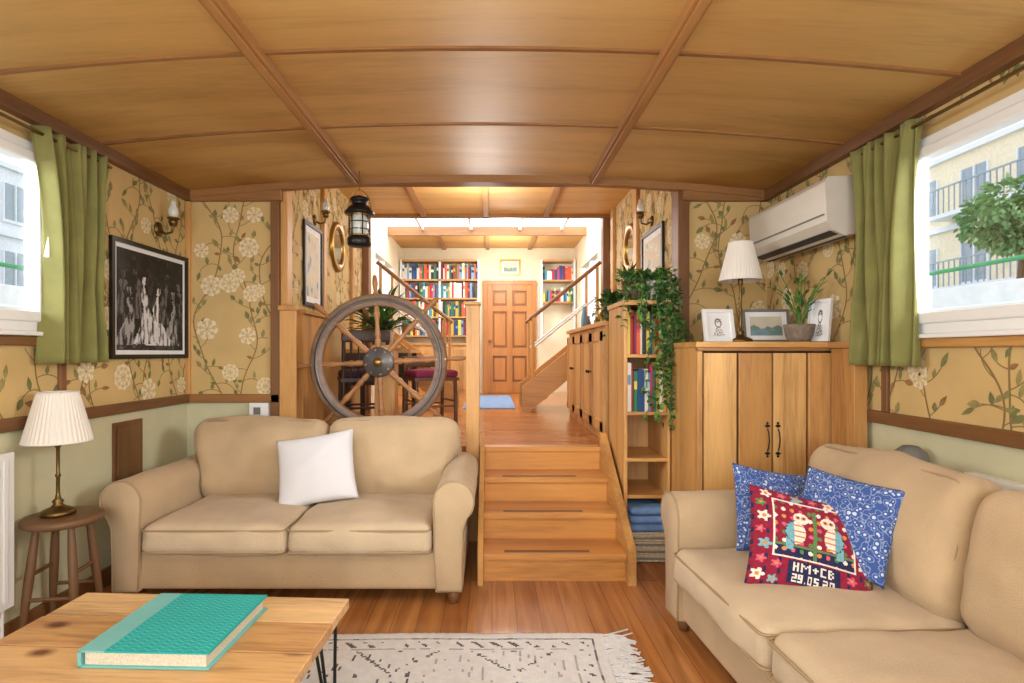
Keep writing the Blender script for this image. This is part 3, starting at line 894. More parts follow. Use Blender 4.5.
def emb(u, v):
    if .29 < u < .71 and .06 < v < .28:
        row = 0 if v > .17 else 1
        vv = (v - (.18 if row == 0 else .075)) / .08
        bits = TX[row]; wd = len(bits[0]); uu = (u - .33) / .34
        if 0 <= vv < 1 and 0 <= uu < 1:
            if bits[4 - int(vv * 5)][int(uu * wd)] == '1': return Mw
        return Mn
    inner = .18 < u < .82 and .31 < v < .88
    if inner:
        for cx, sg in ((.34, 1), (.66, -1)):
            # wing raised behind, body, round head turned inwards, tail
            hx, hy = cx + sg * .05, .72
            dh = math.hypot((u - hx), (v - hy))
            if dh < .062:
                for ex in (-.024, .024):
                    dd = math.hypot(u - hx - ex, v - hy - .008)
                    if dd < .010: return Mn
                    if dd < .020: return Mo
                return Mw
            a = ((u - cx) / .085) ** 2 + ((v - .56) / .12) ** 2
            if a < 1:
                if sg * (u - cx) < -.01: return Mt if int((u * 60 + v * 60)) % 3 == 0 else Mn if a > .8 else Mt
                return Mw if int(v * 70) % 4 else Mo
            if abs(u - cx + sg * .05) < .03 and .38 < v < .5: return Mt
        if .405 < v < .43 or (abs(u - .5) < .012 and v < .82): return Mg
        gu = (u * 14) % 1 - .5; gv = (v * 12) % 1 - .5
        if math.hypot(gu, gv) < .26: return (Mp, Mo, Mw, Mg)[(int(u * 14) * 3 + int(v * 12)) % 4]
        return Mr if v > .43 else Mn
    if .165 < u < .835 and .295 < v < .895: return Mw
    for i, (gx, gy, gr) in enumerate(FL):
        d = math.hypot(u - gx, v - gy); th = math.atan2(v - gy, u - gx)
        if d < gr * (.78 + .22 * math.cos(5 * th)):
            return Mo if d < gr * .3 else FC[i % 6]
    if int(u * 55) % 6 == 0 and int(v * 40) % 5 < 2: return Mn
    return Mr
pillow('blue_floral_cushion', (1.24, 2.45, .605), R3(66, 10, 4), .38, .38, .12, M['bluefl'])
pillow('blue_floral_cushion', (1.36, 2.17, .645), R3(70, 4, -62), .38, .36, .11, M['bluefl'])
pillow('embroidered_cushion', (1.205, 2.13, .565), R3(58, 11, -12), .45, .39, .12, Mr, emb, n=130)

# ------------------------------------------------------------------ stool + lamps
def lampobj(name, c, h, rb, rt, sh, stemmat):
    e = empty(name, c)
    mb = MB(); zb = h - sh
    mb.lathe([(0, 0), (.066, 0), (.07, .008), (.064, .02), (.045, .03), (.03, .036), (.018, .05), (.024, .062), (.012, .075), (.008, .1), (.0075, zb * .5), (.013, zb * .53), (.0075, zb * .56), (.0075, zb * .9), (.014, zb * .93), (.014, zb + .03), (0, zb + .04)], stemmat)
    mb.obj('stem', e)
    mb = MB(); n = 84
    vs = []
    for (r, z) in ((rb, zb), (rt, h)):
        for i in range(n):
            rr = r * (1 + (.014 if i % 2 else -.014)); t = 2 * pi * i / n
            vs.append((rr * math.cos(t), rr * math.sin(t), z))
    mb.add(vs, [(i, (i + 1) % n, n + (i + 1) % n, n + i) for i in range(n)], M['shade'], False)
    for r, z in ((rb, zb), (rt, h)): mb.tube([(r * math.cos(2 * pi * i / 40), r * math.sin(2 * pi * i / 40), z) for i in range(40)], .004, M['shade'], n=6, closed=True)
    for k in range(3): mb.cyl((0, 0, h - .02), (rt * math.cos(k * 2.1), rt * math.sin(k * 2.1), h - .004), .002, M['brass'], n=6)
    mb.cyl((0, 0, zb + .03), (0, 0, h - .02), .004, M['brass'], n=8)
    mb.lathe([(0, .0), (.012, .0), (.024, .03), (.028, .06), (.02, .085), (0, .095)], M['whitem'], (0, 0, zb + .035), n=16)
    mb.obj('shade', e)
SC = (-1.99, 2.60)
e = empty('wooden_stool', (SC[0], SC[1], 0))
mb = MB(); mb.lathe([(0, .515), (.15, .515), (.158, .522), (.160, .535), (.155, .548), (.14, .552), (0, .548)], M['stool']); mb.obj('seat', e)
mb = MB()
fe = []
for kq in range(4):
    a = pi / 4 + kq * pi / 2 + .15
    t = Vector((.10 * math.cos(a), .10 * math.sin(a), .52)); f = Vector((.16 * math.cos(a), .16 * math.sin(a), 0.001)); fe.append((t, f))
    mb.tube([t + (f - t) * i / 8 for i in range(9)], .014, M['stool'], n=10, rfun=lambda u: .013 + .006 * math.sin(pi * min(1, u * 1.2)))
for kq in range(4):
    fr = .42 if kq % 2 else .62
    a = fe[kq][0].lerp(fe[kq][1], fr); b = fe[(kq + 1) % 4][0].lerp(fe[(kq + 1) % 4][1], fr); mb.cyl(a, b, .009, M['stool'], n=10)
mb.obj('legs', e)
lampobj('table_lamp', (SC[0] - .025, SC[1], .552), .565, .136, .080, .225, M['abrass'])
lampobj('table_lamp', (1.50, 3.38, 1.364), .60, .122, .068, .225, M['abrass'])

# ------------------------------------------------------------------ coffee table + book
e = empty('coffee_table', (-1.03, 1.48, 0), math.radians(-3))
mb = MB()
nb = 6; d0, d1 = -.56, .56; bwid = (d1 - d0) / nb
for i in range(nb):
    mb.box(-.495 + .003 * (i % 2), .495 - .003 * (i % 3), d0 + i * bwid + .0025, d0 + (i + 1) * bwid - .0025, .385, .42 - .0012 * (i % 2), (M['pine'], M['pine3'], M['pine2'])[i % 3])
mb.box(-.47, .47, d0 + .02, d1 - .02, .380, .386, M['gap'])
mb.obj('plank_top', e, bevel=.004)
mb = MB()
for sx in (-1, 1):
    for sy_ in (-1, 1):
        cx, cy = sx * .42, sy_ * .48
        mb.box(cx - .05, cx + .05, cy - .05, cy + .05, .376, .380, M['black'])
        for (ox, oy) in ((-.045, 0), (.045, 0), (0, -.045 * sy_)):
            mb.tube([(cx + ox, cy + oy, .38), (cx + ox * .3 + sx * .02, cy + oy * .3 + sy_ * .02, .045), (cx + sx * .025, cy + sy_ * .025, .024)], .006, M['black'], n=8)
mb.obj('hairpin_legs', e)
e = empty('teal_hardback_book', (-.965, 1.745, .4205), math.radians(-2))
mb = MB(); mb.box(-.172, .175, -.178, .178, .005, .043, M['page']); mb.obj('pages', e)
mb = MB()
mb.box(-.187, .187, -.187, .187, 0, .005, M['tealS'])
mb.box(-.187, -.177, -.187, .187, 0, .048, M['tealS']); mb.box(-.187, -.11, -.187, .187, .043, .0485, M['tealS'])
mb.box(-.11, .187, -.187, .187, .043, .048, M['teal'])
for i in range(17):
    for j in range(21):
        cx = -.098 + i * .0168; cy = -.176 + j * .0172
        s = 1 if i % 2 else -1
        dx, dy = .0082, .0055 * s
        mb.add([(cx - dx, cy - dy - .0014, .0484), (cx + dx, cy + dy - .0014, .0484), (cx + dx, cy + dy + .0014, .0484), (cx - dx, cy - dy + .0014, .0484)], [(0, 1, 2, 3)], M['tealL'])
mb.obj('cover', e)

# ------------------------------------------------------------------ rug
e = empty('fringed_rug', (0, 0, 0))
RX0, RX1, RY0, RY1 = -1.30, .50, 1.15, 2.57
def rugf(x, y):
    v = (RY1 - y)
    R_ = noise.noise(Vector((x * 26, y * 26, 0))) + .4 * noise.noise(Vector((x * 5, y * 5, 9)))
    edge = min(v, RX1 - x)
    if .045 < edge < .058: return M['rugd'] if R_ < .02 else M['rugm']
    if .075 < edge < .12:
        return M['rugd'] if (int((x + y) * 50) % 4 == 0 and R_ < .05) else M['rugw']
    if .135 < edge < .143: return M['rugm'] if R_ < .1 else M['rugw']
    if edge < .15: return M['rugw']
    if R_ > .18: return M['rugw']
    a = (x + .15) % .5 - .25; b = (y - .02) % .44 - .22
    dd = (int(abs(a) / .014) * .014) + (int(abs(b) / .014) * .014)
    if .18 < dd < .194 or dd < .028: return M['rugd']
    if .098 < dd < .112: return M['rugm']
    if noise.noise(Vector((x * 60, y * 15, 4))) > .36: return M['rugd'] if x < -.3 else M['rugm']
    return M['rugw']
mb = MB(); nx, ny = 200, 150
vs = []
for j in range(ny + 1):
    for i in range(nx + 1):
        x = RX0 + (RX1 - RX0) * i / nx; y = RY0 + (RY1 - RY0) * j / ny
        vs.append((x + .02 * noise.noise(Vector((0, y * 2, 0))), y + .012 * noise.noise(Vector((x * 2, 0, 5))), .013 + .002 * noise.noise(Vector((x * 6, y * 6, 1))) + .002 * noise.noise(Vector((x * 60, y * 60, 1)))))
byM = {}
for j in range(ny):
    for i in range(nx):
        x = RX0 + (RX1 - RX0) * (i + .5) / nx; y = RY0 + (RY1 - RY0) * (j + .5) / ny
        byM.setdefault(rugf(x, y), []).append((j * (nx + 1) + i, j * (nx + 1) + i + 1, (j + 1) * (nx + 1) + i + 1, (j + 1) * (nx + 1) + i))
mb.v = vs
for m, fl in byM.items():
    mi = mb.mi(m)
    for f in fl: mb.f.append(f); mb.m.append(mi); mb.sm.append(True)
ob = mb.obj('pile', e); so = ob.modifiers.new('s', 'SOLIDIFY'); so.thickness = .010; so.offset = -1
mb = MB(); R = random.Random(3)
y = RY0 + .01
while y < RY1 + .01:
    for _ in range(4):
        a = R.uniform(-.6, .6); L = R.uniform(.09, .15); yy = y + R.uniform(-.006, .006)
        mb.tube([(RX1 - .01, yy, .012), (RX1 + L * .4, yy + a * L * .3, .014), (RX1 + L, yy + a * L, .005)], .0035, M['rugw'], n=5)
    y += .020
mb.obj('fringe', e)

# ------------------------------------------------------------------ ship wheel
WC = (-.835, 4.14, 1.232)
e = empty('ship_steering_wheel', WC)
mb = MB()
Ro, Ri = .505, .415
prof = [(Ri, -.025), (Ri + .008, -.033), (Ro - .008, -.033), (Ro, -.025), (Ro, .025), (Ro - .008, .033), (Ri + .008, .033), (Ri, .025), (Ri, -.025)]
mb.lathe(prof, M['wheelw'], axis='Y', n=72)
mb.lathe([(Ri + .034, -.0335), (Ri + .034, -.0365), (Ri + .056, -.0365), (Ri + .056, -.0335)], M['iron'], axis='Y', n=72)
mb.obj('rim', e)
mb = MB()
for kq in range(8):
    a = kq * pi / 4 + .05
    T = Matrix.Rotation(-a, 4, 'Y')
    pr = [(.1, .017), (.13, .02), (.16, .024), (.18, .015), (.2, .024), (.23, .018), (.28, .014), (.33, .02), (.36, .026), (.38, .018), (.42, .018)]
    for pr in (pr, [(.50, .016), (.51, .022), (.52, .013), (.545, .016), (.585, .021), (.61, .019), (.638, .014), (.648, 0.001)]):
        vs = []; n = 14
        for (z, r) in pr:
            for i in range(n): t = 2 * pi * i / n; vs.append((r * math.cos(t), r * math.sin(t), z))
        mb.add(vs, [(j * n + i, j * n + (i + 1) % n, (j + 1) * n + (i + 1) % n, (j + 1) * n + i) for j in range(len(pr) - 1) for i in range(n)], M['wheels'], True, T)
    for rr in (Ri + .012, Ro - .012):
        mb.cyl(T @ Vector((0, -.037, rr)), T @ Vector((0, -.03, rr)), .006, M['brass'], n=8)
mb.obj('spokes', e)
mb = MB()
mb.lathe([(0, -.06), (.02, -.06), (.03, -.052), (.035, -.045), (.075, -.045), (.08, -.04), (.105, -.038), (.112, -.03), (.112, .03), (.09, .04), (0, .04)], M['iron'], axis='Y', n=40)
mb.lathe([(0, -.07), (.022, -.068), (.03, -.058), (.032, -.045)], M['brass'], axis='Y', n=24)
for kq in range(8):
    a = kq * pi / 4 + .2; mb.cyl((.09 * math.cos(a), -.046, .09 * math.sin(a)), (.09 * math.cos(a), -.036, .09 * math.sin(a)), .006, M['brass'], n=8)
mb.cyl((0, .03, 0), (0, .26, 0), .03, M['iron'])
mb.obj('hub', e)
mb = MB(); mb.box(-.08, .08, .22, .38, PZ - WC[2] + .001, .10, M['oakz']); mb.box(-.10, .10, .20, .40, .10, .13, M['oakx']); mb.obj('pedestal', e, bevel=.006)

# ------------------------------------------------------------------ lantern
e = empty('ship_lantern', (-.895, 3.78, 0))
mb = MB(); c = (0, 0, 2.02)
mb.lathe([(0, 0), (.072, 0), (.08, .01), (.082, .05), (.07, .065), (.058, .07)], M['black'], c)
mb.lathe([(.058, .21), (.096, .215), (.10, .225), (.068, .265), (.05, .27), (.05, .30), (.064, .305), (.058, .325), (.02, .34), (0, .345)], M['black'], c)
for z in (.07, .21): mb.lathe([(.062, z - .006), (.069, z), (.062, z + .006)], M['brass'], c)
for kq in range(6):
    a = kq * pi / 3; mb.cyl((.070 * math.cos(a), .070 * math.sin(a), 2.09), (.070 * math.cos(a), .070 * math.sin(a), 2.23), .0045, M['black'], n=6)
for z in (.11, .16): mb.tube([(.07 * math.cos(2 * pi * i / 24), .07 * math.sin(2 * pi * i / 24), 2.02 + z) for i in range(24)], .003, M['black'], n=5, closed=True)
mb.tube([(-.08 * math.cos(pi * i / 12), 0, 2.25 + .15 * math.sin(pi * i / 12)) for i in range(13)], .004, M['brass'], n=6)
mb.cyl((0, 0, 2.395), (0, 0, 2.53), .004, M['brass'], n=6)
mb.obj('lantern_body', e)
mb = MB(); mb.lathe([(.045, .07), (.056, .1), (.06, .135), (.056, .18), (.045, .21)], M['lampglass'], c); mb.obj('globe', e)

def sconce(name, x, s, y, z):
    e = empty(name, (x, y, z))
    mb = MB()
    mb.lathe([(0, 0), (.045, 0), (.045, .01 * s), (.02, .02 * s), (0, .02 * s)], M['abrass'], (0, 0, 0), axis='X')
    mb.tube([(0, 0, 0), (s * .05, 0, -.03), (s * .09, 0, -.02), (s * .10, 0, .02)], .008, M['abrass'])
    mb.lathe([(.0, .0), (.02, .0), (.03, .03), (.018, .05)], M['abrass'], (s * .10, 0, .02))
    mb.lathe([(.018, .05), (.032, .08), (.03, .11), (.018, .13), (.016, .16)], M['lampglass'], (s * .10, 0, .02), n=16)
    mb.lathe([(.035, .045), (.04, .05), (.035, .055)], M['abrass'], (s * .10, 0, .02), n=16)
    mb.obj('body', e)
sconce('brass_wall_sconce', XL, 1, 3.62, 2.10)
sconce('brass_wall_sconce', CL, 1, 4.72, 2.42)
sconce('brass_wall_sconce', CR, -1, 4.75, 2.42)

# ------------------------------------------------------------------ pictures
def picture(name, origin, ux, uy, w, h, fw, fmat, matw, artfn, depth=.025, na=40):
    o = Vector(origin); ux = Vector(ux).normalized(); uy = Vector(uy)
    uy = (uy - ux * uy.dot(ux)).normalized(); nn = ux.cross(uy)
    T = Matrix(((ux.x, uy.x, nn.x, o.x), (ux.y, uy.y, nn.y, o.y), (ux.z, uy.z, nn.z, o.z), (0, 0, 0, 1)))
    mb = MB()
    for (a, b, c, d) in ((0, w, 0, fw), (0, w, h - fw, h), (0, fw, fw, h - fw), (w - fw, w, fw, h - fw)):
        mb.box(a, b, c, d, 0.006, depth, fmat, T)
    mb.box(fw * .5, w - fw * .5, fw * .5, h - fw * .5, 0.006, .011, M['whitem'], T)
    a0, a1, b0, b1 = fw + matw, w - fw - matw, fw + matw, h - fw - matw
    nb_ = max(2, int(na * (b1 - b0) / (a1 - a0)))
    for j in range(nb_):
        for i in range(na):
            m = artfn((i + .5) / na, (j + .5) / nb_)
            xa = a0 + (a1 - a0) * i / na; xb = a0 + (a1 - a0) * (i + 1) / na; ya = b0 + (b1 - b0) * j / nb_; yb = b0 + (b1 - b0) * (j + 1) / nb_
            mb.add([(xa, ya, .012), (xb, ya, .012), (xb, yb, .012), (xa, yb, .012)], [(0, 1, 2, 3)], m, False, T)
    return mb.obj(name)
GR = [paint('print_grey_%d' % i, (v, v, v + 2), .5) for i, v in enumerate((12, 30, 58, 100, 156, 216))]
def dancers(u, v):
    g = 0 + (noise.noise(Vector((u * 9, v * 9, 0))) > .15) + (noise.noise(Vector((u * 20, v * 20, 2))) > .3)
    for (cx, base_, hh, br, sw) in ((.40, .06, .70, 5, .30), (.58, .05, .62, 5, .34), (.16, .05, .58, 4, .22), (.82, .05, .60, 4, .2), (.70, .28, .55, 3, .1), (.27, .32, .5, 3, .1), (.94, .2, .55, 3, .1), (.06, .28, .5, 3, .1), (.49, .4, .48, 2, .1)):
        t = (v - base_) / hh
        if 0 <= t <= 1:
            lean = .03 * math.sin(t * 5 + cx * 9)
            if t > .88: wd = .026
            elif t > .83: wd = .010
            elif t > .55: wd = .034 + .018 * math.sin(t * 18 + cx * 5)
            else: wd = .034 + (.55 - t) * sw
            if abs(u - cx + lean) < wd:
                s = noise.noise(Vector((u * 36, v * 10, cx * 9)))
                return GR[max(0, min(5, br + (-1 if s > .0 else 0) + (-2 if s > .28 else 0)))]
    if v < .12: g += 1
    return GR[min(5, g)]
picture('framed_dancers_print', (XL, 3.15, 1.265), (0, 1, 0), (0, 0, 1), .79, .70, .026, M['blackp'], .026, dancers, na=90)
PB = paint('print_blue', (120, 150, 170), .5); PS = paint('print_sand', (206, 200, 180), .5); PG = paint('print_green', (110, 140, 120), .5); PK = paint('print_ink', (70, 66, 62), .5)
def sketch(u, v):
    return PK if abs(math.hypot((u - .5) * 1.1, (v - .62) * .9) - .17) < .022 or (v < .42 and abs(u - .5) < .1 + .5 * (.42 - v) and noise.noise(Vector((u * 30, v * 30, 0))) > .1) or (v > .66 and math.hypot(u - .5, v - .66) < .2 and noise.noise(Vector((u * 30, v * 30, 0))) > 0) else M['whitem']
def sea(u, v):
    if v < .35: return PB if noise.noise(Vector((u * 6, v * 30, 0))) > 0 else PG
    if v < .45 + .2 * (noise.noise(Vector((u * 4, 0, 0)))): return PG
    return PS
def chart(u, v):
    n_ = noise.noise(Vector((u * 5, v * 5, 3)))
    return M['page'] if n_ < .12 else (PS if n_ < .3 else PB)
picture('photo_frame', (1.27, 3.36, 1.364), (1, .08, 0), (0, .2, 1), .19, .20, .020, M['white'], .016, sketch, na=40)
picture('photo_frame', (1.58, 3.52, 1.364), (1, -.1, 0), (0, .2, 1), .28, .21, .014, M['grey'], .03, sea, na=30)
picture('photo_frame', (1.835, 3.24, 1.364), (.35, -1, 0), (.1, 0.035, 1), .14, .24, .018, M['white'], .012, sketch, na=30)
picture('framed_chart', (CL, 4.42, 1.68), (0, 1, 0), (0, 0, 1), .47, .68, .03, M['blackp'], .05, chart, na=24)
picture('framed_chart', (CR, 5.02, 1.72), (0, -1, 0), (0, 0, 1), .62, .62, .03, M['blackp'], .05, chart, na=24)
picture('small_framed_print', (.13, YE, 2.58), (1, 0, 0), (0, 0, 1), .34, .26, .03, M['brass'], .03, sea, na=16)
for nm, x, s, y in (('porthole_mirror', CL, 1, 5.40), ('porthole_mirror', CR, -1, 5.45)):
    mb = MB(); q = s
    mb.lathe([(.17, 0), (.17, .03 * q), (.23, .035 * q), (.24, .02 * q), (.24, 0)], M['brass'], (x, y, 2.32), axis='X', n=40)
    mb.lathe([(0, .015 * q), (.175, .015 * q)], M['win'], (x, y, 2.32), axis='X', n=40)
    mb.obj(nm)

e = empty('potted_orchid', (1.755, 3.20, 1.363))
mb = MB(); mb.lathe([(0, 0), (.055, 0), (.07, .03), (.08, .08), (.084, .10), (.075, .10), (.067, .08), (0, .08)], M['pot']); mb.lathe([(0, .082), (.072, .082)], M['soil']); mb.obj('pot', e)
mb = MB(); R = random.Random(12)
for i in range(20):
    a = R.random() * 6.28; L = R.uniform(.12, .36); pts = [Vector((0, 0, .08))]
    d = Vector((math.cos(a) * .26, math.sin(a) * .26, 1)).normalized()
    for j in range(7): pts.append(pts[-1] + d * L / 7); d = (d + Vector((math.cos(a) * .05, math.sin(a) * .05, -.04))).normalized()
    mb.tube(pts, .0025, M['plant2'], n=5)
    for j in (4, 7): mb.leaf(pts[j], d + Vector((R.uniform(-.5, .5), R.uniform(-.5, .5), .2)), (0, 0, 1), .065, .022, R.choice((M['plant'], M['plant2'])))
mb.obj('foliage', e)

def radiator(name, x, s, y0, y1, z0, z1):
    mb = MB(); a, b = sorted((x + s * .03, x + s * .08))
    mb.box(a, b, y0, y1, z0, z1, M['radiator'])
    n = int((y1 - y0) / .045)
    for i in range(n):
        yy = y0 + .015 + i * (y1 - y0 - .03) / n; xx = x + s * .08; c0, c1 = sorted((xx, xx + s * .006)); mb.box(c0, c1, yy, yy + .025, z0 + .03, z1 - .03, M['radiator'])
    a, b = sorted((x + s * .001, x + s * .03)); mb.box(a, b, y0 + .05, y0 + .1, z0 + .05, z1 - .05, M['radiator']); mb.box(a, b, y1 - .1, y1 - .05, z0 + .05, z1 - .05, M['radiator'])
    mb.cyl((x + s * .05, y1 - .03, z0), (x + s * .05, y1 - .03, 0.0), .008, M['radiator'], n=8)
    mb.obj(name, bevel=.006)
radiator('wall_radiator', XL, 1, 1.6, 2.44, .2, .87)
radiator('wall_radiator', XR, -1, 1.3, 2.22, .25, .83)
mb = MB(); mb.box(XL, XL + .015, 3.18, 3.44, .50, .90, M['darkz']); mb.box(XL + .015, XL + .022, 3.205, 3.415, .53, .87, M['brownpanel']); mb.obj('wall_vent_panel', bevel=.003)
mb = MB(); mb.box(-1.70, -1.57, YB - .05, YB, .84, .95, M['white']); mb.box(-1.67, -1.62, YB - .054, YB - .05, .87, .92, M['grey']); mb.obj('thermostat_box', bevel=.005)
mb = MB(); mb.lathe([(0, 0), (.060, 0), (.070, .02), (.073, .72), (.075, .74), (.073, .80), (.06, .86), (.03, .885), (0, .89)], M['grey'], (1.868, 2.50, 0)); mb.obj('domed_bin')

# ------------------------------------------------------------------ wheelhouse furniture
e = empty('wheelhouse_sideboard')
mb = MB(); mb.box(.83, CR - .06, 4.09, 6.0, PZ, 1.50, M['oakz']); mb.box(.80, CR - .06, 4.075, 6.02, 1.50, 1.535, M['oaky']); mb.obj('carcass', e, bevel=.004)
mb = MB()
for i in range(4):
    y0 = 4.11 + i * .475
    mb.box(.812, .83, y0, y0 + .45, .72, 1.46, M['oakz2'])
    for (a, b, c, d) in ((y0, y0 + .06, .72, 1.46), (y0 + .39, y0 + .45, .72, 1.46), (y0, y0 + .45, .72, .79), (y0, y0 + .45, 1.39, 1.46)): mb.box(.802, .812, a, b, c, d, M['oakz'])
    mb.lathe([(.006, 0), (.006, -.015), (.014, -.02), (.012, -.03), (0, -.032)], M['black'], (.802, y0 + (.42 if i % 2 == 0 else .03), 1.15), axis='X', n=12)
mb.obj('doors', e)
R = random.Random(31)
mb = MB()
for i in range(6):
    y = 4.62 + i * .22; h = R.uniform(.1, .22); r = R.uniform(.025, .05); x = R.uniform(.9, 1.1)
    mb.lathe([(0, 0), (r, 0), (r * 1.1, h * .5), (r * .6, h * .8), (r * .7, h), (0, h)], R.choice((M['potw'], M['brass'], M['terr'], BK[7], M['pot'])), (x, y, 1.536), n=16)
mb.obj('sideboard_ornaments')

def deckstairs(name, mir):
    e = empty(name)
    f = (lambda x: x) if not mir else (lambda x: -x - .07)
    mb = MB()
    xe = 1.28
    for y in (6.26, 6.98):
        mb.prism([(f(.34), PZ), (f(.34), .92), (f(.40), .97), (f(xe), .97 + .8 * (xe - .40)), (f(xe), .66 + .8 * (xe - .40)), (f(.42), PZ)], y, y + .045, M['oakx'], 'Y')
    mb.obj('stringers', e, recalc=True)
    mb = MB()
    for i in range(5):
        a, b = sorted((f(.42 + i * .18), f(min(1.28, .42 + (i + 1) * .18 + .02)))); z = PZ + .17 * (i + 1)
        if z > 1.58: break
        mb.box(a, b, 6.305, 6.98, z - .03, z, M['step'])
    mb.obj('treads', e)
    mb = MB()
    for y in (6.28, 7.0):
        mb.tube([(f(.42), y, 1.68), (f(.60), y, 1.82), (f(1.22), y, 2.32)], .022, M['beamx'], n=8)
        mb.cyl((f(.46), y, .98), (f(.46), y, 1.70), .018, M['oakz'], n=8); mb.cyl((f(1.18), y, 1.55), (f(1.18), y, 2.27), .018, M['oakz'], n=8)
        mb.tube([(f(.46), y, 1.36), (f(1.18), y, 1.93)], .012, M['white'], n=8)
    mb.obj('handrail', e)
deckstairs('deck_staircase', False); deckstairs('deck_staircase', True)

DW = wood('dark_walnut', (70, 48, 36), 'Z', .4, .3)
e = empty('writing_desk')
mb = MB(); mb.box(-1.38, -.75, 5.15, 5.85, 1.30, 1.335, M['oakx'])
for x in (-1.36, -.83):
    for y in (5.18, 5.78): mb.box(x, x + .05, y, y + .05, PZ, 1.30, DW)
mb.box(-1.36, -.80, 5.19, 5.21, 1.0, 1.30, DW); mb.obj('body', e)
def chair(name, loc, rz, wmat, cmat, hb=.9):
    e = empty(name, loc, rz)
    mb = MB()
    for x in (-.18, .18):
        mb.tube([(x, -.17, 0.001), (x * .97, -.165, .44)], .017, wmat, n=8); mb.tube([(x, .19, 0.001), (x, .165, .45), (x, .21, hb)], .017, wmat, n=8)
    mb.box(-.2, .2, -.2, .19, .42, .45, wmat)
    mb.rbox(-.2, .2, .19, .225, hb - .09, hb + .01, .012, wmat, k=2, n=3)
    for i in range(5): x = -.12 + i * .06; mb.cyl((x, .17, .45), (x, .205, hb - .06), .008, wmat, n=6)
    for y in (-.165, .18): mb.cyl((-.18, y, .2), (.18, y, .2), .009, wmat, n=6)
    for x in (-.18, .18): mb.cyl((x, -.165, .24), (x, .18, .24), .009, wmat, n=6)
    mb.obj('frame', e)
    mb = MB(); mb.rbox(-.195, .195, -.2, .15, .45, .51, .025, cmat, bulge=(0, 0, .015)); mb.obj('cushion', e)
chair('berry_seat_chair', (-.55, 4.97, PZ), math.radians(25), M['stool'], M['berry'], .62)
chair('dark_wood_chair', (-1.12, 4.86, PZ), math.radians(-160), DW, M['plum'], .84)
def houseplant(name, c, s, R, n=90):
    e = empty(name, c)
    mb = MB(); mb.lathe([(0, 0), (.07 * s, 0), (.09 * s, .12 * s), (.095 * s, .13 * s), (.08 * s, .13 * s), (0, .12 * s)], M['potw']); mb.obj('pot', e)
    mb = MB()
    for i in range(n):
        a = R.random() * 6.28; el = R.uniform(.1, 1.4); d = Vector((math.cos(a) * math.cos(el), math.sin(a) * math.cos(el), math.sin(el)))
        p = Vector((0, 0, .13 * s)) + d * R.uniform(.02, .24) * s; mb.leaf(p, d + Vector((0, 0, -.2)), (0, 0, 1), R.uniform(.08, .16) * s, .05 * s, R.choice((M['plant'], M['plant2'], M['plant2'])))
        mb.tube([Vector((0, 0, .12 * s)), p], .002, M['plant'], n=3)
    mb.obj('foliage', e)
houseplant('leafy_houseplant', (-1.06, 5.40, 1.336), 1.3, random.Random(9), 170)

def farshelf(name, x0, x1, rows, z0, z1, seed, yd=.26):
    e = empty(name); R = random.Random(seed)
    mb = MB(); y0 = YE - yd; yb = YE - .005
    mb.box(x0, x0 + .03, y0, yb, z0, z1, M['white']); mb.box(x1 - .03, x1, y0, yb, z0, z1, M['white'])
    for z in rows + [z1 - .03]: mb.box(x0 + .03, x1 - .03, y0, yb, z, z + .025, M['oakx'])
    mid = (x0 + x1) / 2
    if x1 - x0 > .8: mb.box(mid - .015, mid + .015, y0, yb, z0, z1, M['white'])
    mb.obj('carcass', e)
    mb = MB()
    for z in rows:
        if x1 - x0 > .8:
            bookrow(mb, x0 + .035, mid - .02, y0 + .02, z + .026, .18, .26, R, wmin=.02, wmax=.05); bookrow(mb, mid + .02, x1 - .035, y0 + .02, z + .026, .18, .26, R, wmin=.02, wmax=.05)
        else: bookrow(mb, x0 + .035, x1 - .035, y0 + .02, z + .026, .14, .24, R, wmin=.02, wmax=.05)
    mb.obj('shelf_books', e)
farshelf('library_shelves', CL + .02, -.20, [1.56, 1.86, 2.16, 2.46], 1.5, 2.80, 41)
farshelf('library_shelves', .78, CR - .02, [2.1, 2.45], 1.5, 2.80, 42)
e = empty('low_cabinet')
mb = MB(); mb.box(CL + .02, -.22, YE - .42, YE - .006, PZ, 1.42, M['oakz']); mb.box(CL + .02, -.20, YE - .44, YE - .006, 1.42, 1.46, M['oakx'])
for i in range(3): mb.box(CL + .06 + i * .42, CL + .43 + i * .42, YE - .432, YE - .42, .72, 1.36, M['oakz'])
mb.obj('body', e, bevel=.004)

e = empty('door_1')
DX0, DX1, DZ1 = -.08, .66, 2.42
mb = MB()
mb.box(DX0 - .07, DX0, YE - .05, YE, PZ, DZ1 + .07, M['door']); mb.box(DX1, DX1 + .07, YE - .05, YE, PZ, DZ1 + .07, M['door']); mb.box(DX0, DX1, YE - .05, YE, DZ1, DZ1 + .07, M['door']); mb.obj('door_frame', e)
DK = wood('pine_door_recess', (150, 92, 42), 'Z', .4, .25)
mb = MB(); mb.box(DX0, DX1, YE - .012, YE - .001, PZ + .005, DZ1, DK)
st = .09
cols = [(DX0, DX0 + st), ((DX0 + DX1) / 2 - st / 2, (DX0 + DX1) / 2 + st / 2), (DX1 - st, DX1)]
for a, b in cols: mb.box(a, b, YE - .036, YE - .012, PZ + .005, DZ1, M['door'])
for z0, z1 in ((PZ + .005, PZ + .18), (1.25, 1.38), (1.98, 2.07), (DZ1 - .1, DZ1)):
    mb.box(cols[0][1], cols[1][0], YE - .036, YE - .012, z0, z1, M['door']); mb.box(cols[1][1], cols[2][0], YE - .036, YE - .012, z0, z1, M['door'])
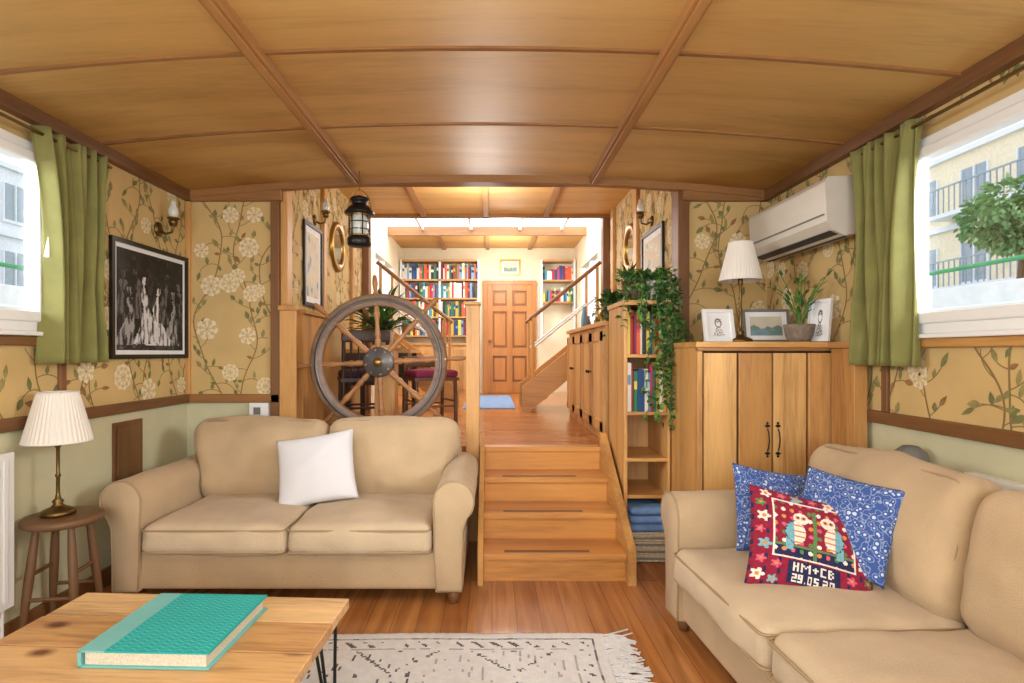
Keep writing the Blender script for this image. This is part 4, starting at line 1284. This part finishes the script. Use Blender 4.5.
for (za, zb) in ((PZ + .22, 1.21), (1.42, 1.94), (2.11, DZ1 - .14)):
    for (xa, xb) in ((cols[0][1] + .03, cols[1][0] - .03), (cols[1][1] + .03, cols[2][0] - .03)): mb.box(xa, xb, YE - .028, YE - .012, za, zb, M['door'])
mb.obj('door_leaf', e, bevel=.004)
mb = MB(); mb.lathe([(.008, 0), (.008, -.03), (.025, -.04), (.022, -.06), (0, -.065)], M['brass'], (DX0 + .05, YE - .036, 1.5), axis='Y', n=16); mb.obj('knob', e)
mb = MB(); mb.rbox(-.35, .28, 6.6, 8.6, PZ + .001, PZ + .012, .005, M['bluerug'], k=2, n=4); mb.obj('runner_rug')

# ------------------------------------------------------------------ outside
MF = paint('facade_stucco', (250, 232, 200), .9); MBk = paint('facade_brick', (206, 176, 146), .9, var=.15, scale=12); MGl = paint('facade_windows', (160, 172, 180), .2)
MW = paint('river_water', (150, 160, 156), .2, var=.2, scale=2); MGr = paint('green_rail', (60, 160, 100), .5); MBt = paint('boat_white', (236, 238, 240), .4)
mb = MB(); mb.box(-60, XL - .4, -30, 60, -.9, -.8, MW); mb.box(XR + .4, 60, -30, 60, -.9, -.8, MW); mb.obj('river_water')
def building(name, x, s, y0, y1, h, mat):
    mb = MB(); a, b = sorted((x, x + s * 6)); mb.box(a, b, y0, y1, -.8, h, mat)
    z = 1.2
    while z < h - 2:
        y = y0 + .8
        while y < y1 - 1.5:
            a, b = sorted((x - s * .02, x + s * .1)); mb.box(a, b, y, y + 1.1, z, z + 1.5, MGl)
            a, b = sorted((x - s * .08, x)); mb.box(a, b, y - .08, y + 1.18, z - .12, z, M['white']); mb.box(a, b, y - .06, y, z, z + 1.5, M['white']); mb.box(a, b, y + 1.1, y + 1.16, z, z + 1.5, M['white']); mb.box(a, b, y + .52, y + .58, z, z + 1.5, M['white'])
            y += 2.3
        a, b = sorted((x - s * .15, x)); mb.box(a, b, y0, y1, z + 2.1, z + 2.3, M['white'])
        if s > 0:
            mb.box(x - .9, x, y0 + 9, y0 + 14, z - .35, z - .2, M['white'])
            for i in range(21): mb.box(x - .88, x - .84, y0 + 9 + i * .25, y0 + 9.03 + i * .25, z - .2, z + .75, MGl)
            mb.box(x - .9, x - .83, y0 + 9, y0 + 14, z + .75, z + .8, MGl)
        z += 2.8
    mb.obj(name)
building('apartment_building', 18, 1, 8, 34, 9.0, MF)
building('apartment_building', 22, 1, -20, 7, 12, MBk)
building('riverside_building', -20, -1, 6, 40, 9, MBt)
for nm, s in (('moored_boat', 1), ('moored_boat', -1)):
    e = empty(nm); mb = MB(); a, b = sorted((s * 5.0, s * 7.6))
    mb.box(a, b, 0, 14, -.79, 1.1, MBt); a, b = sorted((s * 5.3, s * 7.2)); mb.box(a, b, 1.5, 11, 1.1, 2.05, MBt)
    for i in range(7): a, b = sorted((s * 5.28, s * 5.3)); mb.box(a, b, 2 + i * 1.25, 2.8 + i * 1.25, 1.35, 1.8, MGl)
    mb.obj('hull', e, bevel=.03)
    mb = MB()
    for z in (2.15, 1.75): mb.cyl((s * 4.7, 0, z), (s * 4.7, 14, z), .022, MGr if z > 2 else M['white'], n=8)
    for i in range(12): mb.cyl((s * 4.7, i * 1.2, -.79), (s * 4.7, i * 1.2, 2.15), .014, M['white'], n=8)
    mb.obj('railing', e)
R = random.Random(77); e = empty('riverside_tree', (13.7, 14.4, -.799))
mb = MB(); mb.tube([(0, 0, 0.001), (.1, 0, 2), (-.05, .1, 3.6), (0, 0, 5.4)], .15, M['stool'], n=10, rfun=lambda u: .16 - .1 * u); mb.obj('trunk', e)
mb = MB()
for _ in range(12):
    c = Vector((R.uniform(-.8, .8), R.uniform(-.8, .8), R.uniform(4.7, 6.0)))
    for i in range(330):
        d = Vector((R.gauss(0, 1), R.gauss(0, 1), R.gauss(0, 1))).normalized(); p = c + d * R.uniform(.3, .6)
        mb.leaf(p, d + Vector((0, 0, -.4)), Vector((R.random(), R.random(), 1)), .16, .11, R.choice((M['tree'], M['tree2'])))
mb.obj('canopy', e)

# ------------------------------------------------------------------ lights
w = bpy.data.worlds.new('World'); S.world = w; w.use_nodes = True
nt = w.node_tree; bg = nt.nodes['Background']
tc = nt.nodes.new('ShaderNodeTexCoord'); sp = nt.nodes.new('ShaderNodeSeparateXYZ'); cr = nt.nodes.new('ShaderNodeValToRGB')
nt.links.new(tc.outputs['Generated'], sp.inputs[0]); nt.links.new(sp.outputs['Z'], cr.inputs['Fac']); nt.links.new(cr.outputs['Color'], bg.inputs['Color'])
cr.color_ramp.elements[0].color = (.95, .97, 1, 1); cr.color_ramp.elements[1].color = (.72, .84, 1, 1); cr.color_ramp.elements[1].position = .8
bg.inputs['Strength'].default_value = 1.7

def area(name, loc, target, sx, sy_, energy, col=(1, 1, 1)):
    L = bpy.data.lights.new(name, 'AREA'); L.shape = 'RECTANGLE'; L.size = sx; L.size_y = sy_; L.energy = energy; L.color = col
    o = bpy.data.objects.new(name, L); o.location = loc
    o.rotation_euler = (Vector(target) - Vector(loc)).to_track_quat('-Z', 'Y').to_euler(); S.collection.objects.link(o); return o
def point(name, loc, energy, r=.1, col=(1, .95, .88)):
    L = bpy.data.lights.new(name, 'POINT'); L.energy = energy; L.shadow_soft_size = r; L.color = col; L.specular_factor = .3
    o = bpy.data.objects.new(name, L); o.location = loc; S.collection.objects.link(o); return o
area('rear_fill', (-.1, YF + .05, 1.6), (-.1, 3, 1.5), 2.9, 1.2, 100, (.93, .97, 1))  # added fill light behind the camera, brightens the whole saloon
area('daylight_right', (4.2, .6, 2.4), (XR, 1.7, 1.8), 2.2, 1.6, 300, (.93, .97, 1))
area('daylight_left', (-4.2, .8, 2.4), (XL, 1.8, 1.8), 2.2, 1.6, 300, (.93, .97, 1))
point('saloon_fill', (-.1, 1.2, 2.0), 22, .3)  # added fill above the view, no fixture hangs here
point('wheelhouse_fill', (-.1, 5.3, 2.5), 34, .2, (1, .96, .9))  # bare fill point added to brighten the corridor, no lamp modelled
point('far_room_fill', (.2, 8.2, 2.6), 36, .2, (1, .97, .92))  # extra fill added to lift the far room, not an actual lamp

# ------------------------------------------------------------------ camera
cam = bpy.data.cameras.new('camera'); co = bpy.data.objects.new('camera', cam); S.collection.objects.link(co)
co.location = (0, 0, 1.3); co.rotation_euler = (pi / 2, 0, 0)
cam.sensor_width = 36; cam.lens = 560 * 36 / 1024; cam.shift_x = 20 / 1024; cam.shift_y = 11.5 / 1024
cam.clip_start = .05; cam.clip_end = 200
S.camera = co
try:
    S.view_settings.view_transform = 'Standard'
    S.view_settings.look = 'None'
except Exception as ex: print(ex)
